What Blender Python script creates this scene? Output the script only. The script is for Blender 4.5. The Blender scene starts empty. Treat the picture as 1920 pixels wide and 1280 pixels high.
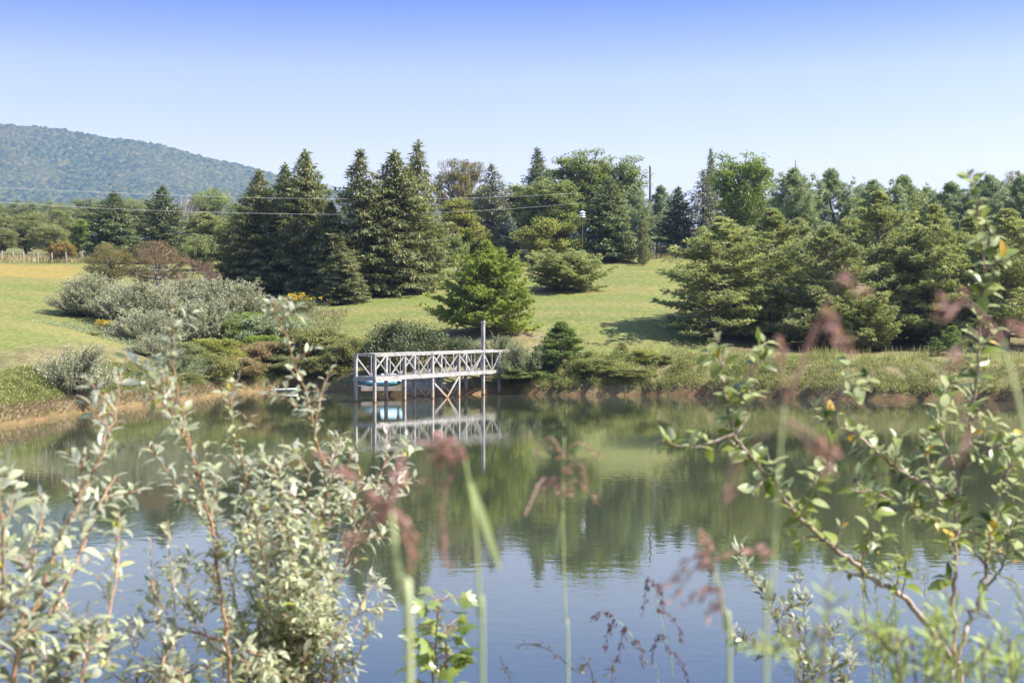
import bpy, math
import numpy as np
from mathutils import Vector

# ------------------------------------------------------------------ basics
F, CX, HY, CH = 2666.67, 960.0, 634.0, 3.1      # focal length in photo pixels, principal column, horizon row, eye height
scn = bpy.context.scene
COL = scn.collection
R = math.radians
def rng(s): return np.random.default_rng(abs(int(s)))
def W(px, py, Y): return np.array([(px - CX) / F * Y, Y, CH - (py - HY) / F * Y])
def nrm(a): return a / np.maximum(np.linalg.norm(a, axis=-1, keepdims=True), 1e-9)
def runit(g, n): return nrm(g.normal(size=(n, 3)))

def link(o, parent=None):
    COL.objects.link(o)
    if parent is not None: o.parent = parent
    return o
def tag(o, label=None, cat=None, group=None, kind=None):
    if label: o['label'] = label
    if cat: o['category'] = cat
    if group: o['group'] = group
    if kind: o['kind'] = kind
    return o
def thing(name, label, cat, loc=(0, 0, 0), group=None):
    o = bpy.data.objects.new(name, None); o.location = loc; o.empty_display_size = .3
    link(o); return tag(o, label, cat, group)

class MB:
    def __init__(s): s.v = []; s.q = []; s.t = []; s.cq = []; s.ct = []; s.n = 0
    def add(s, v, q=None, t=None, tint=.5):
        v = np.asarray(v, float).reshape(-1, 3)
        if q is not None and len(q):
            q = np.asarray(q, int) + s.n; s.q.append(q); s.cq.append(np.broadcast_to(np.asarray(tint, float), (len(q),)))
        if t is not None and len(t):
            t = np.asarray(t, int) + s.n; s.t.append(t); s.ct.append(np.broadcast_to(np.asarray(tint, float), (len(t),)))
        s.v.append(v); s.n += len(v)
    def kites(s, P, D, N, L, Wd, tint, fold=.15, mid=.45):
        n = len(P)
        if n == 0: return
        L = np.broadcast_to(L, (n,))[:, None]; Wd = np.broadcast_to(Wd, (n,))[:, None]
        S = nrm(np.cross(D, N)); U = np.cross(S, D)
        m = P + D * L * mid + U * Wd * fold
        v = np.stack([P, m + S * Wd * .5, P + D * L, m - S * Wd * .5], 1).reshape(-1, 3)
        s.add(v, q=np.arange(4 * n).reshape(-1, 4), tint=tint)
    def leaves(s, P, D, N, L, Wd, tint, curl=.25, fold=.25):
        """real leaf blades: midrib, two halves, pointed tip"""
        n = len(P)
        if n == 0: return
        L = np.broadcast_to(L, (n,))[:, None]; Wd = np.broadcast_to(Wd, (n,))[:, None]
        curl = np.broadcast_to(curl, (n,))[:, None]
        S = nrm(np.cross(D, N)); U = np.cross(S, D)
        ts = [.0, .22, .45, .7, .88, 1.0]; ws = [0, .36, .5, .40, .2, 0]
        vs = []
        for t, w in zip(ts, ws):
            c = P + D * L * t - U * L * curl * t * t
            if w == 0: vs.append(c)
            else:
                e = U * Wd * w * fold
                vs += [c + S * Wd * w + e, c, c - S * Wd * w + e]
        v = np.stack(vs, 1).reshape(-1, 3); k = len(vs)
        b = (np.arange(n) * k)[:, None]
        tr = np.array([[0, 1, 2], [0, 2, 3], [10, 13, 11], [11, 13, 12]])
        qd = []
        for i in range(3):
            a = 1 + 3 * i
            qd += [[a, a + 3, a + 4, a + 1], [a + 1, a + 4, a + 5, a + 2]]
        qd = np.array(qd)
        tint = np.broadcast_to(tint, (n,))
        base = s.n
        q = (b[:, :, None] + qd[None]).reshape(-1, 4); t = (b[:, :, None] + tr[None]).reshape(-1, 3)
        s.v.append(v); s.n += len(v)
        s.q.append(q + base); s.cq.append(np.repeat(tint, len(qd)))
        s.t.append(t + base); s.ct.append(np.repeat(tint, len(tr)))
    def tube(s, pts, rad, sides=5, tint=.5, cap=True):
        pts = np.asarray(pts, float); k = len(pts); rad = np.broadcast_to(np.asarray(rad, float), (k,))
        T = nrm(np.gradient(pts, axis=0))
        ref = np.array([0, 0, 1.]) if abs(T[:, 2]).mean() < .8 else np.array([1., 0, 0])
        U = nrm(np.cross(T, ref)); V = np.cross(T, U)
        a = np.arange(sides) / sides * 2 * np.pi
        ring = (np.cos(a)[None, :, None] * U[:, None] + np.sin(a)[None, :, None] * V[:, None]) * rad[:, None, None] + pts[:, None]
        i = np.arange(k - 1)[:, None] * sides; j = np.arange(sides)[None]; j2 = (j + 1) % sides
        q = np.stack([i + j, i + j2, i + sides + j2, i + sides + j], -1).reshape(-1, 4)
        v = ring.reshape(-1, 3)
        t = None
        if cap:
            v = np.vstack([v, pts[-1:], pts[:1]]); o = (k - 1) * sides
            t = [[o + x, o + (x + 1) % sides, k * sides] for x in range(sides)] + [[(x + 1) % sides, x, k * sides + 1] for x in range(sides)]
        s.add(v, q=q, t=t, tint=tint)
    def beam(s, p, q, w, h, side=None, tint=.5):
        """straight timber from p to q; w along 'side', h across"""
        p = np.asarray(p, float); q = np.asarray(q, float); d = nrm(q - p)
        if side is None: side = nrm(np.cross(d, [0, 0, 1.]))
        side = np.asarray(side, float); side = nrm(side - d * side.dot(d)); up = np.cross(side, d)
        c = [(-1, -1), (1, -1), (1, 1), (-1, 1)]
        v = [b + side * x * w / 2 + up * y * h / 2 for b in (p, q) for x, y in c]
        s.add(v, q=[[0, 1, 2, 3], [7, 6, 5, 4], [0, 4, 5, 1], [1, 5, 6, 2], [2, 6, 7, 3], [3, 7, 4, 0]], tint=tint)
    def mesh(s, name, mat=None, smooth=False):
        me = bpy.data.meshes.new(name)
        v = np.concatenate(s.v) if s.v else np.zeros((0, 3))
        q = np.concatenate(s.q) if s.q else np.zeros((0, 4), int)
        t = np.concatenate(s.t) if s.t else np.zeros((0, 3), int)
        tint = np.concatenate(s.cq + s.ct) if (s.cq or s.ct) else np.zeros(0)
        me.vertices.add(len(v)); me.vertices.foreach_set('co', v.astype(np.float32).ravel())
        nl = q.size + t.size
        me.loops.add(nl); me.loops.foreach_set('vertex_index', np.concatenate([q.ravel(), t.ravel()]).astype(np.int32))
        nf = len(q) + len(t)
        me.polygons.add(nf)
        st = np.concatenate([np.arange(len(q)) * 4, q.size + np.arange(len(t)) * 3]).astype(np.int32)
        me.polygons.foreach_set('loop_start', st)
        me.polygons.foreach_set('use_smooth', np.full(nf, smooth))
        me.update(calc_edges=True)
        a = me.attributes.new('tint', 'FLOAT', 'FACE'); a.data.foreach_set('value', tint.astype(np.float32))
        if mat: me.materials.append(mat)
        return me
    def build(s, name, mat, parent=None, smooth=False):
        return link(bpy.data.objects.new(name, s.mesh(name, mat, smooth)), parent)

# ------------------------------------------------------------------ materials
class NT:
    def __init__(s, m):
        m.use_nodes = True; s.t = m.node_tree; s.t.nodes.clear(); s.m = m
    def n(s, typ, **kw):
        x = s.t.nodes.new(typ)
        ins = kw.pop('i', {})
        for k, v in kw.items(): setattr(x, k, v)
        for k, v in ins.items():
            if hasattr(v, 'outputs') or isinstance(v, bpy.types.NodeSocket):
                s.t.links.new(v if isinstance(v, bpy.types.NodeSocket) else v.outputs[0], x.inputs[k])
            else: x.inputs[k].default_value = v
        return x
    def mix(s, f, a, b, blend='MIX'):
        x = s.t.nodes.new('ShaderNodeMix'); x.data_type = 'RGBA'; x.blend_type = blend
        for k, v in ((0, f), (6, a), (7, b)):
            if isinstance(v, bpy.types.NodeSocket): s.t.links.new(v, x.inputs[k])
            elif isinstance(v, (int, float)): x.inputs[k].default_value = v
            else: x.inputs[k].default_value = (*v, 1)
        return x.outputs[2]
    def ramp(s, f, stops):
        x = s.t.nodes.new('ShaderNodeValToRGB'); s.t.links.new(f, x.inputs[0]); e = x.color_ramp.elements
        while len(e) < len(stops): e.new(.5)
        for el, (p, c) in zip(e, stops):
            el.position = p; el.color = (*c, 1) if not isinstance(c, (int, float)) else (c, c, c, 1)
        return x.outputs[0]
    def out(s, sh, vol=None):
        o = s.t.nodes.new('ShaderNodeOutputMaterial')
        if sh is not None: s.t.links.new(sh, o.inputs[0])
        if vol is not None: s.t.links.new(vol, o.inputs[1])

def newmat(name): return bpy.data.materials.new(name)
def foliage(name, c1, c2, trans=.3, rough=.55, spec=.3, back=None, nscale=.7, c3=None):
    """leaf tissue: each leaf somewhere between c1 and c2; back = colour of the underside"""
    m = newmat(name); n = NT(m)
    at = n.n('ShaderNodeAttribute', attribute_name='tint').outputs['Fac']
    col = n.ramp(at, [(0, c1), (.93, c2), (1, c3 or c2)])
    oc = n.n('ShaderNodeTexCoord').outputs['Object']
    nz = n.n('ShaderNodeTexNoise', i={'Vector': oc, 'Scale': nscale, 'Detail': 2.})
    v = n.n('ShaderNodeMapRange', i={0: nz.outputs[0], 1: .3, 2: .7, 3: .72, 4: 1.28}).outputs[0]
    col = n.n('ShaderNodeHueSaturation', i={'Hue': .5, 'Saturation': 1., 'Value': v, 'Color': col}).outputs[0]
    if back:
        gb = n.n('ShaderNodeNewGeometry').outputs['Backfacing']
        col = n.mix(gb, col, back)
    p = n.n('ShaderNodeBsdfPrincipled', i={'Base Color': col, 'Roughness': rough, 'Specular IOR Level': spec}).outputs[0]
    if trans:
        tc = n.mix(.5, col, (.3, .34, .04), 'MIX') if not back else col
        tr = n.n('ShaderNodeBsdfTranslucent', i={'Color': tc}).outputs[0]
        p = n.n('ShaderNodeMixShader', i={0: trans, 1: p, 2: tr}).outputs[0]
    n.out(p); return m
def bark(name, c1, c2, scale=6., rough=.85):
    m = newmat(name); n = NT(m)
    oc = n.n('ShaderNodeTexCoord').outputs['Object']
    mp = n.n('ShaderNodeMapping', i={'Vector': oc, 'Scale': (1, 1, .25)}).outputs[0]
    nz = n.n('ShaderNodeTexNoise', i={'Vector': mp, 'Scale': scale, 'Detail': 6.}).outputs[0]
    col = n.ramp(nz, [(.3, c1), (.7, c2)])
    b = n.n('ShaderNodeBump', i={'Height': nz, 'Strength': .6, 'Distance': .03}).outputs[0]
    n.out(n.n('ShaderNodeBsdfPrincipled', i={'Base Color': col, 'Roughness': rough, 'Normal': b, 'Specular IOR Level': .2}).outputs[0]); return m
def plain(name, c, rough=.6, spec=.3, metal=0., var=.12, scale=4.):
    m = newmat(name); n = NT(m)
    oc = n.n('ShaderNodeTexCoord').outputs['Object']
    nz = n.n('ShaderNodeTexNoise', i={'Vector': oc, 'Scale': scale, 'Detail': 5.}).outputs[0]
    col = n.mix(nz, tuple(x * (1 - var) for x in c), tuple(min(1, x * (1 + var)) for x in c))
    n.out(n.n('ShaderNodeBsdfPrincipled', i={'Base Color': col, 'Roughness': rough, 'Specular IOR Level': spec, 'Metallic': metal}).outputs[0]); return m

M = {}
M['spruce'] = foliage('spruce_needles', (.09, .108, .042), (.25, .25, .105), .3, c3=(.25, .21, .12))
M['fir'] = foliage('fir_needles', (.100, .136, .065), (.271, .307, .153), .25)
M['bluespruce'] = foliage('blue_spruce_needles', (.12, .15, .12), (.27, .29, .24), .15)
M['greyspruce'] = foliage('grey_spruce_needles', (.10, .11, .075), (.23, .22, .165), .2)
M['darkspruce'] = foliage('dark_spruce_needles', (.07, .09, .045), (.19, .22, .11), .25)
M['pine'] = foliage('scrub_pine_needles', (.17, .205, .08), (.43, .44, .19), .42)
M['pinebright'] = foliage('bright_pine_needles', (.130, .195, .033), (.354, .395, .088), .4)
M['palepine'] = foliage('pale_pine_needles', (.17, .2, .08), (.37, .38, .18), .35)
M['whitepine'] = foliage('white_pine_needles', (.17, .225, .125), (.37, .43, .25), .3)
M['young'] = foliage('young_pine_needles', (.08, .15, .045), (.22, .28, .09), .35)
M['cypress'] = foliage('cypress_sprays', (.05, .09, .015), (.14, .19, .035), .25)
M['oakbrown'] = foliage('browning_oak_leaves', (.12, .11, .035), (.26, .19, .075), .35)
M['leaf'] = foliage('mid_green_leaves', (.118, .165, .050), (.283, .325, .112), .35)
M['leafdull'] = foliage('dull_green_leaves', (.14, .16, .06), (.29, .30, .13), .35)
M['leafbright'] = foliage('bright_green_leaves', (.10, .16, .025), (.25, .33, .065), .4)
M['leafyellow'] = foliage('yellow_green_leaves', (.16, .19, .035), (.36, .34, .085), .35)
M['leafhaze'] = foliage('far_wood_leaves', (.13, .155, .055), (.26, .27, .105), .35)
M['tan'] = foliage('tan_olive_leaves', (.13, .115, .04), (.27, .21, .085), .3)
M['rust'] = foliage('rusty_dogwood_leaves', (.13, .085, .05), (.26, .165, .1), .3)
M['plum'] = foliage('plum_dogwood_leaves', (.12, .055, .055), (.23, .125, .115), .3)
M['dead'] = foliage('dead_twig_sprays', (.16, .12, .1), (.27, .22, .19), .1)
M['orange'] = foliage('orange_tan_leaves', (.2, .13, .03), (.33, .22, .07), .3)
M['silver'] = foliage('silver_olive_leaves', (.22, .23, .13), (.49, .48, .33), .25, rough=.5, spec=.35)
M['greygreen'] = foliage('grey_green_leaves', (.14, .18, .09), (.34, .36, .21), .3)
M['darkleaf'] = foliage('dark_glossy_leaves', (.04, .06, .022), (.12, .135, .06), .2, rough=.5, spec=.3)
M['mixbrown'] = foliage('mixed_brown_green_leaves', (.125, .145, .045), (.29, .265, .1), .35)
M['reddish'] = foliage('reddish_shore_leaves', (.2, .135, .065), (.36, .25, .14), .35)
M['weed'] = foliage('weed_leaves', (.12, .145, .04), (.31, .31, .105), .35, c3=(.38, .3, .14))
M['yflower'] = foliage('goldenrod_flowers', (.5, .32, .01), (.72, .5, .03), .2)
M['grass'] = foliage('bank_grass_blades', (.17, .175, .055), (.35, .32, .14), .35, c3=(.42, .33, .19))
M['drygrass'] = foliage('dry_grass_blades', (.22, .17, .08), (.42, .34, .18), .3)
M['pinkgrass'] = foliage('pink_grass_blades', (.16, .13, .07), (.27, .2, .13), .3)
M['brownroot'] = foliage('hanging_root_grass', (.17, .125, .07), (.38, .28, .17), .25)
M['bark'] = bark('grey_bark', (.09, .07, .055), (.2, .17, .145))
M['barkpale'] = bark('pale_bark', (.2, .17, .15), (.36, .32, .29))
M['barkpine'] = bark('pine_bark', (.13, .1, .08), (.27, .22, .18))

# ------------------------------------------------------------------ pond outline and terrain heights
shore_ctrl = [(-18, 50), (-17.9, 57.4), (-17.2, 64), (-16.4, 68), (-16.2, 75), (-15.8, 80.5), (-13.6, 84.2), (-11.5, 83.6), (-9.3, 82), (-7.4, 79.2),
              (-5.0, 76.6), (-3.0, 77.8), (-.6, 79.4), (1.6, 78), (4, 77.4), (7, 77.1), (9.7, 76.4), (12.3, 74.6), (14.8, 73.2), (17.2, 71.6), (19.8, 71.2), (22, 70.9), (24.7, 69.8),
              (32, 63), (38, 50), (40, 36), (36, 22), (26, 12.5), (12, 9), (0, 8.2), (-10, 8.8), (-18, 13), (-23, 24), (-23, 36), (-20, 44)]
def catmull(P, k, closed=False):
    P = np.asarray(P, float)
    Q = np.vstack([P[-1:], P, P[:2]]) if closed else np.vstack([2 * P[:1] - P[1:2], P, 2 * P[-1:] - P[-2:-1]])
    out = []
    for i in range(1, len(Q) - 2):
        t = np.linspace(0, 1, k, endpoint=False)[:, None]
        a, b, c, d = Q[i - 1], Q[i], Q[i + 1], Q[i + 2]
        out.append(.5 * (2 * b + (c - a) * t + (2 * a - 5 * b + 4 * c - d) * t ** 2 + (3 * b - a - 3 * c + d) * t ** 3))
    o = np.vstack(out)
    return o if closed else np.vstack([o, P[-1:]])
_g = rng(5)
SH = catmull(shore_ctrl, 8, True); SH = SH + _g.normal(size=SH.shape) * .13
SHB = np.roll(SH, -1, 0)
def shore_d(x, y):
    x = np.asarray(x, float).ravel(); y = np.asarray(y, float).ravel(); d = np.full(len(x), 1e9); ins = np.zeros(len(x), bool)
    for (ax, ay), (bx, by) in zip(SH, SHB):
        ex, ey = bx - ax, by - ay
        t = np.clip(((x - ax) * ex + (y - ay) * ey) / (ex * ex + ey * ey + 1e-9), 0, 1)
        d = np.minimum(d, (x - ax - t * ex) ** 2 + (y - ay - t * ey) ** 2)
        c = (ay > y) != (by > y)
        ins ^= c & (x < (bx - ax) * (y - ay) / (by - ay + 1e-12) + ax)
    return np.sqrt(d) * np.where(ins, -1, 1)
ctrl = [W(*p) for p in [
    (1200, 600, 96), (1200, 655, 87), (1100, 655, 87), (1200, 485, 147), (1000, 488, 145), (1300, 484, 147), (1100, 560, 112), (1000, 600, 96), (1250, 540, 120),
    (855, 515, 135), (620, 570, 112), (580, 600, 101), (650, 640, 92), (760, 640, 92), (810, 522, 130), (720, 560, 114), (900, 560, 113), (850, 600, 98),
    (500, 640, 98), (450, 560, 117), (400, 600, 103), (350, 560, 116), (540, 550, 120), (430, 690, 88), (330, 690, 78),
    (0, 720, 57), (0, 600, 80), (0, 525, 120), (0, 500, 150), (0, 488, 166), (100, 527, 120), (100, 600, 82), (170, 525, 125), (210, 650, 72), (70, 690, 60), (-150, 600, 80), (-150, 520, 120),
    (200, 500, 150), (100, 490, 163), (250, 520, 130),
    (100, 470, 260), (-200, 470, 260), (400, 470, 220), (900, 465, 200), (1200, 462, 190), (1500, 490, 150), (1800, 490, 150), (2200, 490, 150), (1700, 470, 220),
    (1500, 655, 93), (1350, 655, 90), (1700, 657, 92), (1900, 657, 91), (1500, 665, 84), (1700, 667, 82), (1900, 669, 81), (1300, 664, 85), (1600, 580, 115), (1850, 580, 115), (2100, 660, 88), (2300, 600, 100),
    (1400, 560, 115), (1000, 664, 86), (900, 655, 87)]]
ctrl += [np.array(p, float) for p in [(0, 0, 1.45), (-8, 0, 1.45), (8, 0, 1.45), (-25, 0, 1.8), (25, 0, 1.8), (0, -15, 1.6), (-40, -10, 3), (40, -10, 3), (0, 6, .75), (-10, 6, .75), (10, 6, .75),
                                        (50, 40, 2.5), (60, 70, 3), (-40, 30, 3), (-40, 50, 3.5), (-35, 70, 4), (-60, 80, 6), (50, 20, 2.5), (-60, 20, 4), (90, 90, 6), (-100, 150, 14), (100, 150, 13), (0, 320, 24), (-100, 320, 25), (100, 320, 24)]]
ctrl = np.array(ctrl)
def _phi(r2): return np.where(r2 > 0, r2 * np.log(np.maximum(r2, 1e-12)), 0)
_n = len(ctrl); _c = ctrl[:, :2] / 50.
_K = _phi(((_c[:, None] - _c[None]) ** 2).sum(-1)) + np.eye(_n) * .02
_Pm = np.hstack([np.ones((_n, 1)), _c]); _A = np.block([[_K, _Pm], [_Pm.T, np.zeros((3, 3))]])
_w = np.linalg.solve(_A, np.concatenate([ctrl[:, 2], np.zeros(3)]))
def tps(x, y):
    x = np.clip(np.asarray(x, float).ravel(), -115, 115) / 50.; y = np.clip(np.asarray(y, float).ravel(), -18, 330) / 50.
    o = _w[_n] + _w[_n + 1] * x + _w[_n + 2] * y
    for i in range(_n): o = o + _w[i] * _phi((x - _c[i, 0]) ** 2 + (y - _c[i, 1]) ** 2)
    return o
def height(x, y, d=None):
    x = np.asarray(x, float).ravel(); y = np.asarray(y, float).ravel()
    if d is None: d = shore_d(x, y)
    t = np.maximum(tps(x, y), .3)
    dp = np.maximum(d, 0)
    bank = .5 * (1 - np.exp(-dp / .13)) + .42 * dp
    z = np.where(d > 0, np.minimum(t, bank), -1.5 * (1 - np.exp(np.minimum(d, 0) * .9)))
    return z
def gz(x, y): return float(height([x], [y])[0])

# ------------------------------------------------------------------ ground sheet
def axis(lo, hi, a, b, st, grow=1.18):
    c = list(np.arange(a, b + 1e-6, st)); s = st; x = c[-1]
    while x < hi: s *= grow; x = min(hi, x + s); c.append(x)
    s = st; x = c[0]
    while x > lo: s *= grow; x = max(lo, x - s); c.insert(0, x)
    return np.array(c)
gx = axis(-2200, 2200, -42, 42, .45); gy = axis(-120, 1500, -4, 150, .45)
XX, YY = np.meshgrid(gx, gy); fx, fy = XX.ravel(), YY.ravel()
fd = shore_d(fx, fy); fz = height(fx, fy, fd)
_g = rng(8)
fz = fz + np.where((fd > .6) & (fy < 200), (_g.random(len(fz)) - .5) * .03, 0)
nx, ny = len(gx), len(gy)
b = MB(); ii = (np.arange(ny - 1)[:, None] * nx + np.arange(nx - 1)[None]).ravel()
b.add(np.stack([fx, fy, fz], 1), q=np.stack([ii, ii + 1, ii + nx + 1, ii + nx], 1))
def sm(x, a, b): t = np.clip((x - a) / (b - a), 0, 1); return t * t * (3 - 2 * t)
pxx = CX + F * fx / np.maximum(fy, 1.)
dry = sm(fy, 123 + .02 * fx, 127) * sm(-fy, -158, -152) * sm(-fx - (fy - 125) * .3, 37, 39)
clay = sm(-fd, -.22, -.06)
clay = np.maximum(clay * np.where(fx < 0, .45, 1.), np.where((fx > 6) & (fd < .22) & (fd > 0) & (np.sin(fx * 1.9 + 2 * np.sin(fx * .7)) > -.1), .85, 0)); clay = np.maximum(clay, np.where(fd < -.05, 1., 0))
bank = sm(-fd, -7, -4.5) * (fy > 30)
floor_ = sm(fx, 11.5, 14) * sm(fy, 86.5, 88.5) * sm(-fy, -112, -100)
floor_ = np.maximum(floor_, sm(-((fx + 2) ** 2 / 12. + (fy - 91) ** 2 / 10.), -1.6, -.6) * .9)
bare = sm(-((fx - 1.6) ** 2 / 2.2 + (fy - 89.5) ** 2 / 16.), -1.5, -.2)
tall = np.maximum(sm(fy, 158, 163) * (fx < 0), sm(fy, 147, 150) * (fx >= 0))
def m_ground():
    m = newmat('ground_cover'); n = NT(m)
    oc = n.n('ShaderNodeTexCoord').outputs['Object']
    def noise(s, d=4., sc=(1, 1, 1), rough=.55):
        mp = n.n('ShaderNodeMapping', i={'Vector': oc, 'Scale': sc}).outputs[0]
        return n.n('ShaderNodeTexNoise', i={'Vector': mp, 'Scale': s, 'Detail': d, 'Roughness': rough}).outputs[0]
    def att(k): return n.n('ShaderNodeAttribute', attribute_name=k).outputs['Fac']
    big, mid, fine = noise(.09, 3.), noise(.55, 5.), noise(3.2, 6., (1, .6, 1), .7)
    lines = noise(.22, 4., (.12, 1, 1))
    lawn = n.ramp(mid, [(.3, (.104, .128, .034)), (.55, (.132, .145, .044)), (.75, (.165, .15, .056))])
    lawn = n.mix(n.ramp(big, [(.4, 0), (.65, .7)]), lawn, (.135, .152, .038))
    lawn = n.mix(n.ramp(lines, [(.44, 0), (.58, .75)]), lawn, (.175, .158, .055))
    f = n.n('ShaderNodeMapRange', i={0: fine, 1: .28, 2: .72, 3: .55, 4: 1.38}).outputs[0]
    def jit(col): return n.n('ShaderNodeHueSaturation', i={'Value': f, 'Color': col}).outputs[0]
    dryc = n.ramp(mid, [(.3, (.19, .15, .04)), (.7, (.255, .19, .055))])
    col = n.mix(att('dry'), lawn, dryc)
    col = n.mix(att('tall'), col, (.13, .125, .05))
    edge = n.ramp(noise(.5, 5.), [(.35, 0), (.65, 1)])
    fl = n.n('ShaderNodeMath', operation='MULTIPLY', i={0: att('floor'), 1: n.n('ShaderNodeMapRange', i={0: edge, 3: .45, 4: 1.}).outputs[0]}).outputs[0]
    col = n.mix(fl, col, n.ramp(mid, [(.35, (.12, .085, .05)), (.7, (.2, .15, .1))]))
    br = n.n('ShaderNodeMath', operation='MULTIPLY', i={0: att('bare'), 1: edge}).outputs[0]
    col = n.mix(br, col, (.25, .18, .11))
    col = n.mix(att('bank'), col, n.ramp(mid, [(.3, (.10, .10, .035)), (.7, (.18, .15, .075))]))
    col = jit(col)
    col = n.mix(att('clay'), col, n.ramp(mid, [(.3, (.08, .05, .027)), (.7, (.22, .125, .06))]))
    hgt = n.n('ShaderNodeMath', operation='ADD', i={0: fine, 1: mid}).outputs[0]
    bp = n.n('ShaderNodeBump', i={'Height': hgt, 'Strength': .9, 'Distance': .12}).outputs[0]
    n.out(n.n('ShaderNodeBsdfPrincipled', i={'Base Color': col, 'Roughness': .9, 'Specular IOR Level': .1, 'Normal': bp}).outputs[0]); return m
ground = b.build('ground', m_ground(), None, True)
for k, v in (('dry', dry), ('clay', clay), ('bank', bank), ('floor', floor_), ('bare', bare), ('tall', tall)):
    a = ground.data.attributes.new(k, 'FLOAT', 'POINT'); a.data.foreach_set('value', np.asarray(v, np.float32))
tag(ground, kind='structure')

# ------------------------------------------------------------------ pond water
def m_water():
    m = newmat('pond_water'); n = NT(m)
    oc = n.n('ShaderNodeTexCoord').outputs['Object']
    w1 = n.n('ShaderNodeTexNoise', i={'Vector': n.n('ShaderNodeMapping', i={'Vector': oc, 'Scale': (.7, 1, 1)}).outputs[0], 'Scale': 9., 'Detail': 2.}).outputs[0]
    w2 = n.n('ShaderNodeTexNoise', i={'Vector': oc, 'Scale': 3.2, 'Detail': 1.}).outputs[0]
    pt = n.n('ShaderNodeTexNoise', i={'Vector': n.n('ShaderNodeMapping', i={'Vector': oc, 'Scale': (.5, 1, 1)}).outputs[0], 'Scale': .11, 'Detail': 2.}).outputs[0]
    amp = n.n('ShaderNodeMapRange', i={0: pt, 1: .42, 2: .62, 3: .25, 4: 1.}).outputs[0]
    h = n.n('ShaderNodeMath', operation='MULTIPLY', i={0: w1, 1: amp}).outputs[0]
    h = n.n('ShaderNodeMath', operation='ADD', i={0: h, 1: w2}).outputs[0]
    bp = n.n('ShaderNodeBump', i={'Height': h, 'Strength': 1., 'Distance': .0011}).outputs[0]
    mud = n.ramp(n.n('ShaderNodeTexNoise', i={'Vector': oc, 'Scale': .08, 'Detail': 3.}).outputs[0], [(.3, (.036, .044, .024)), (.7, (.044, .052, .03))])
    n.out(n.n('ShaderNodeBsdfPrincipled', i={'Base Color': mud, 'Roughness': .015, 'IOR': 2., 'Specular IOR Level': .5, 'Normal': bp}).outputs[0]); return m
b = MB(); wx, wy = np.meshgrid(np.linspace(-30, 46, 20), np.linspace(5, 92, 20)); ii = (np.arange(19)[:, None] * 20 + np.arange(19)[None]).ravel()
b.add(np.c_[wx.ravel(), wy.ravel(), np.zeros(400)], q=np.stack([ii, ii + 1, ii + 21, ii + 20], 1))
tag(b.build('pond_water', m_water()), kind='structure')

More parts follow.
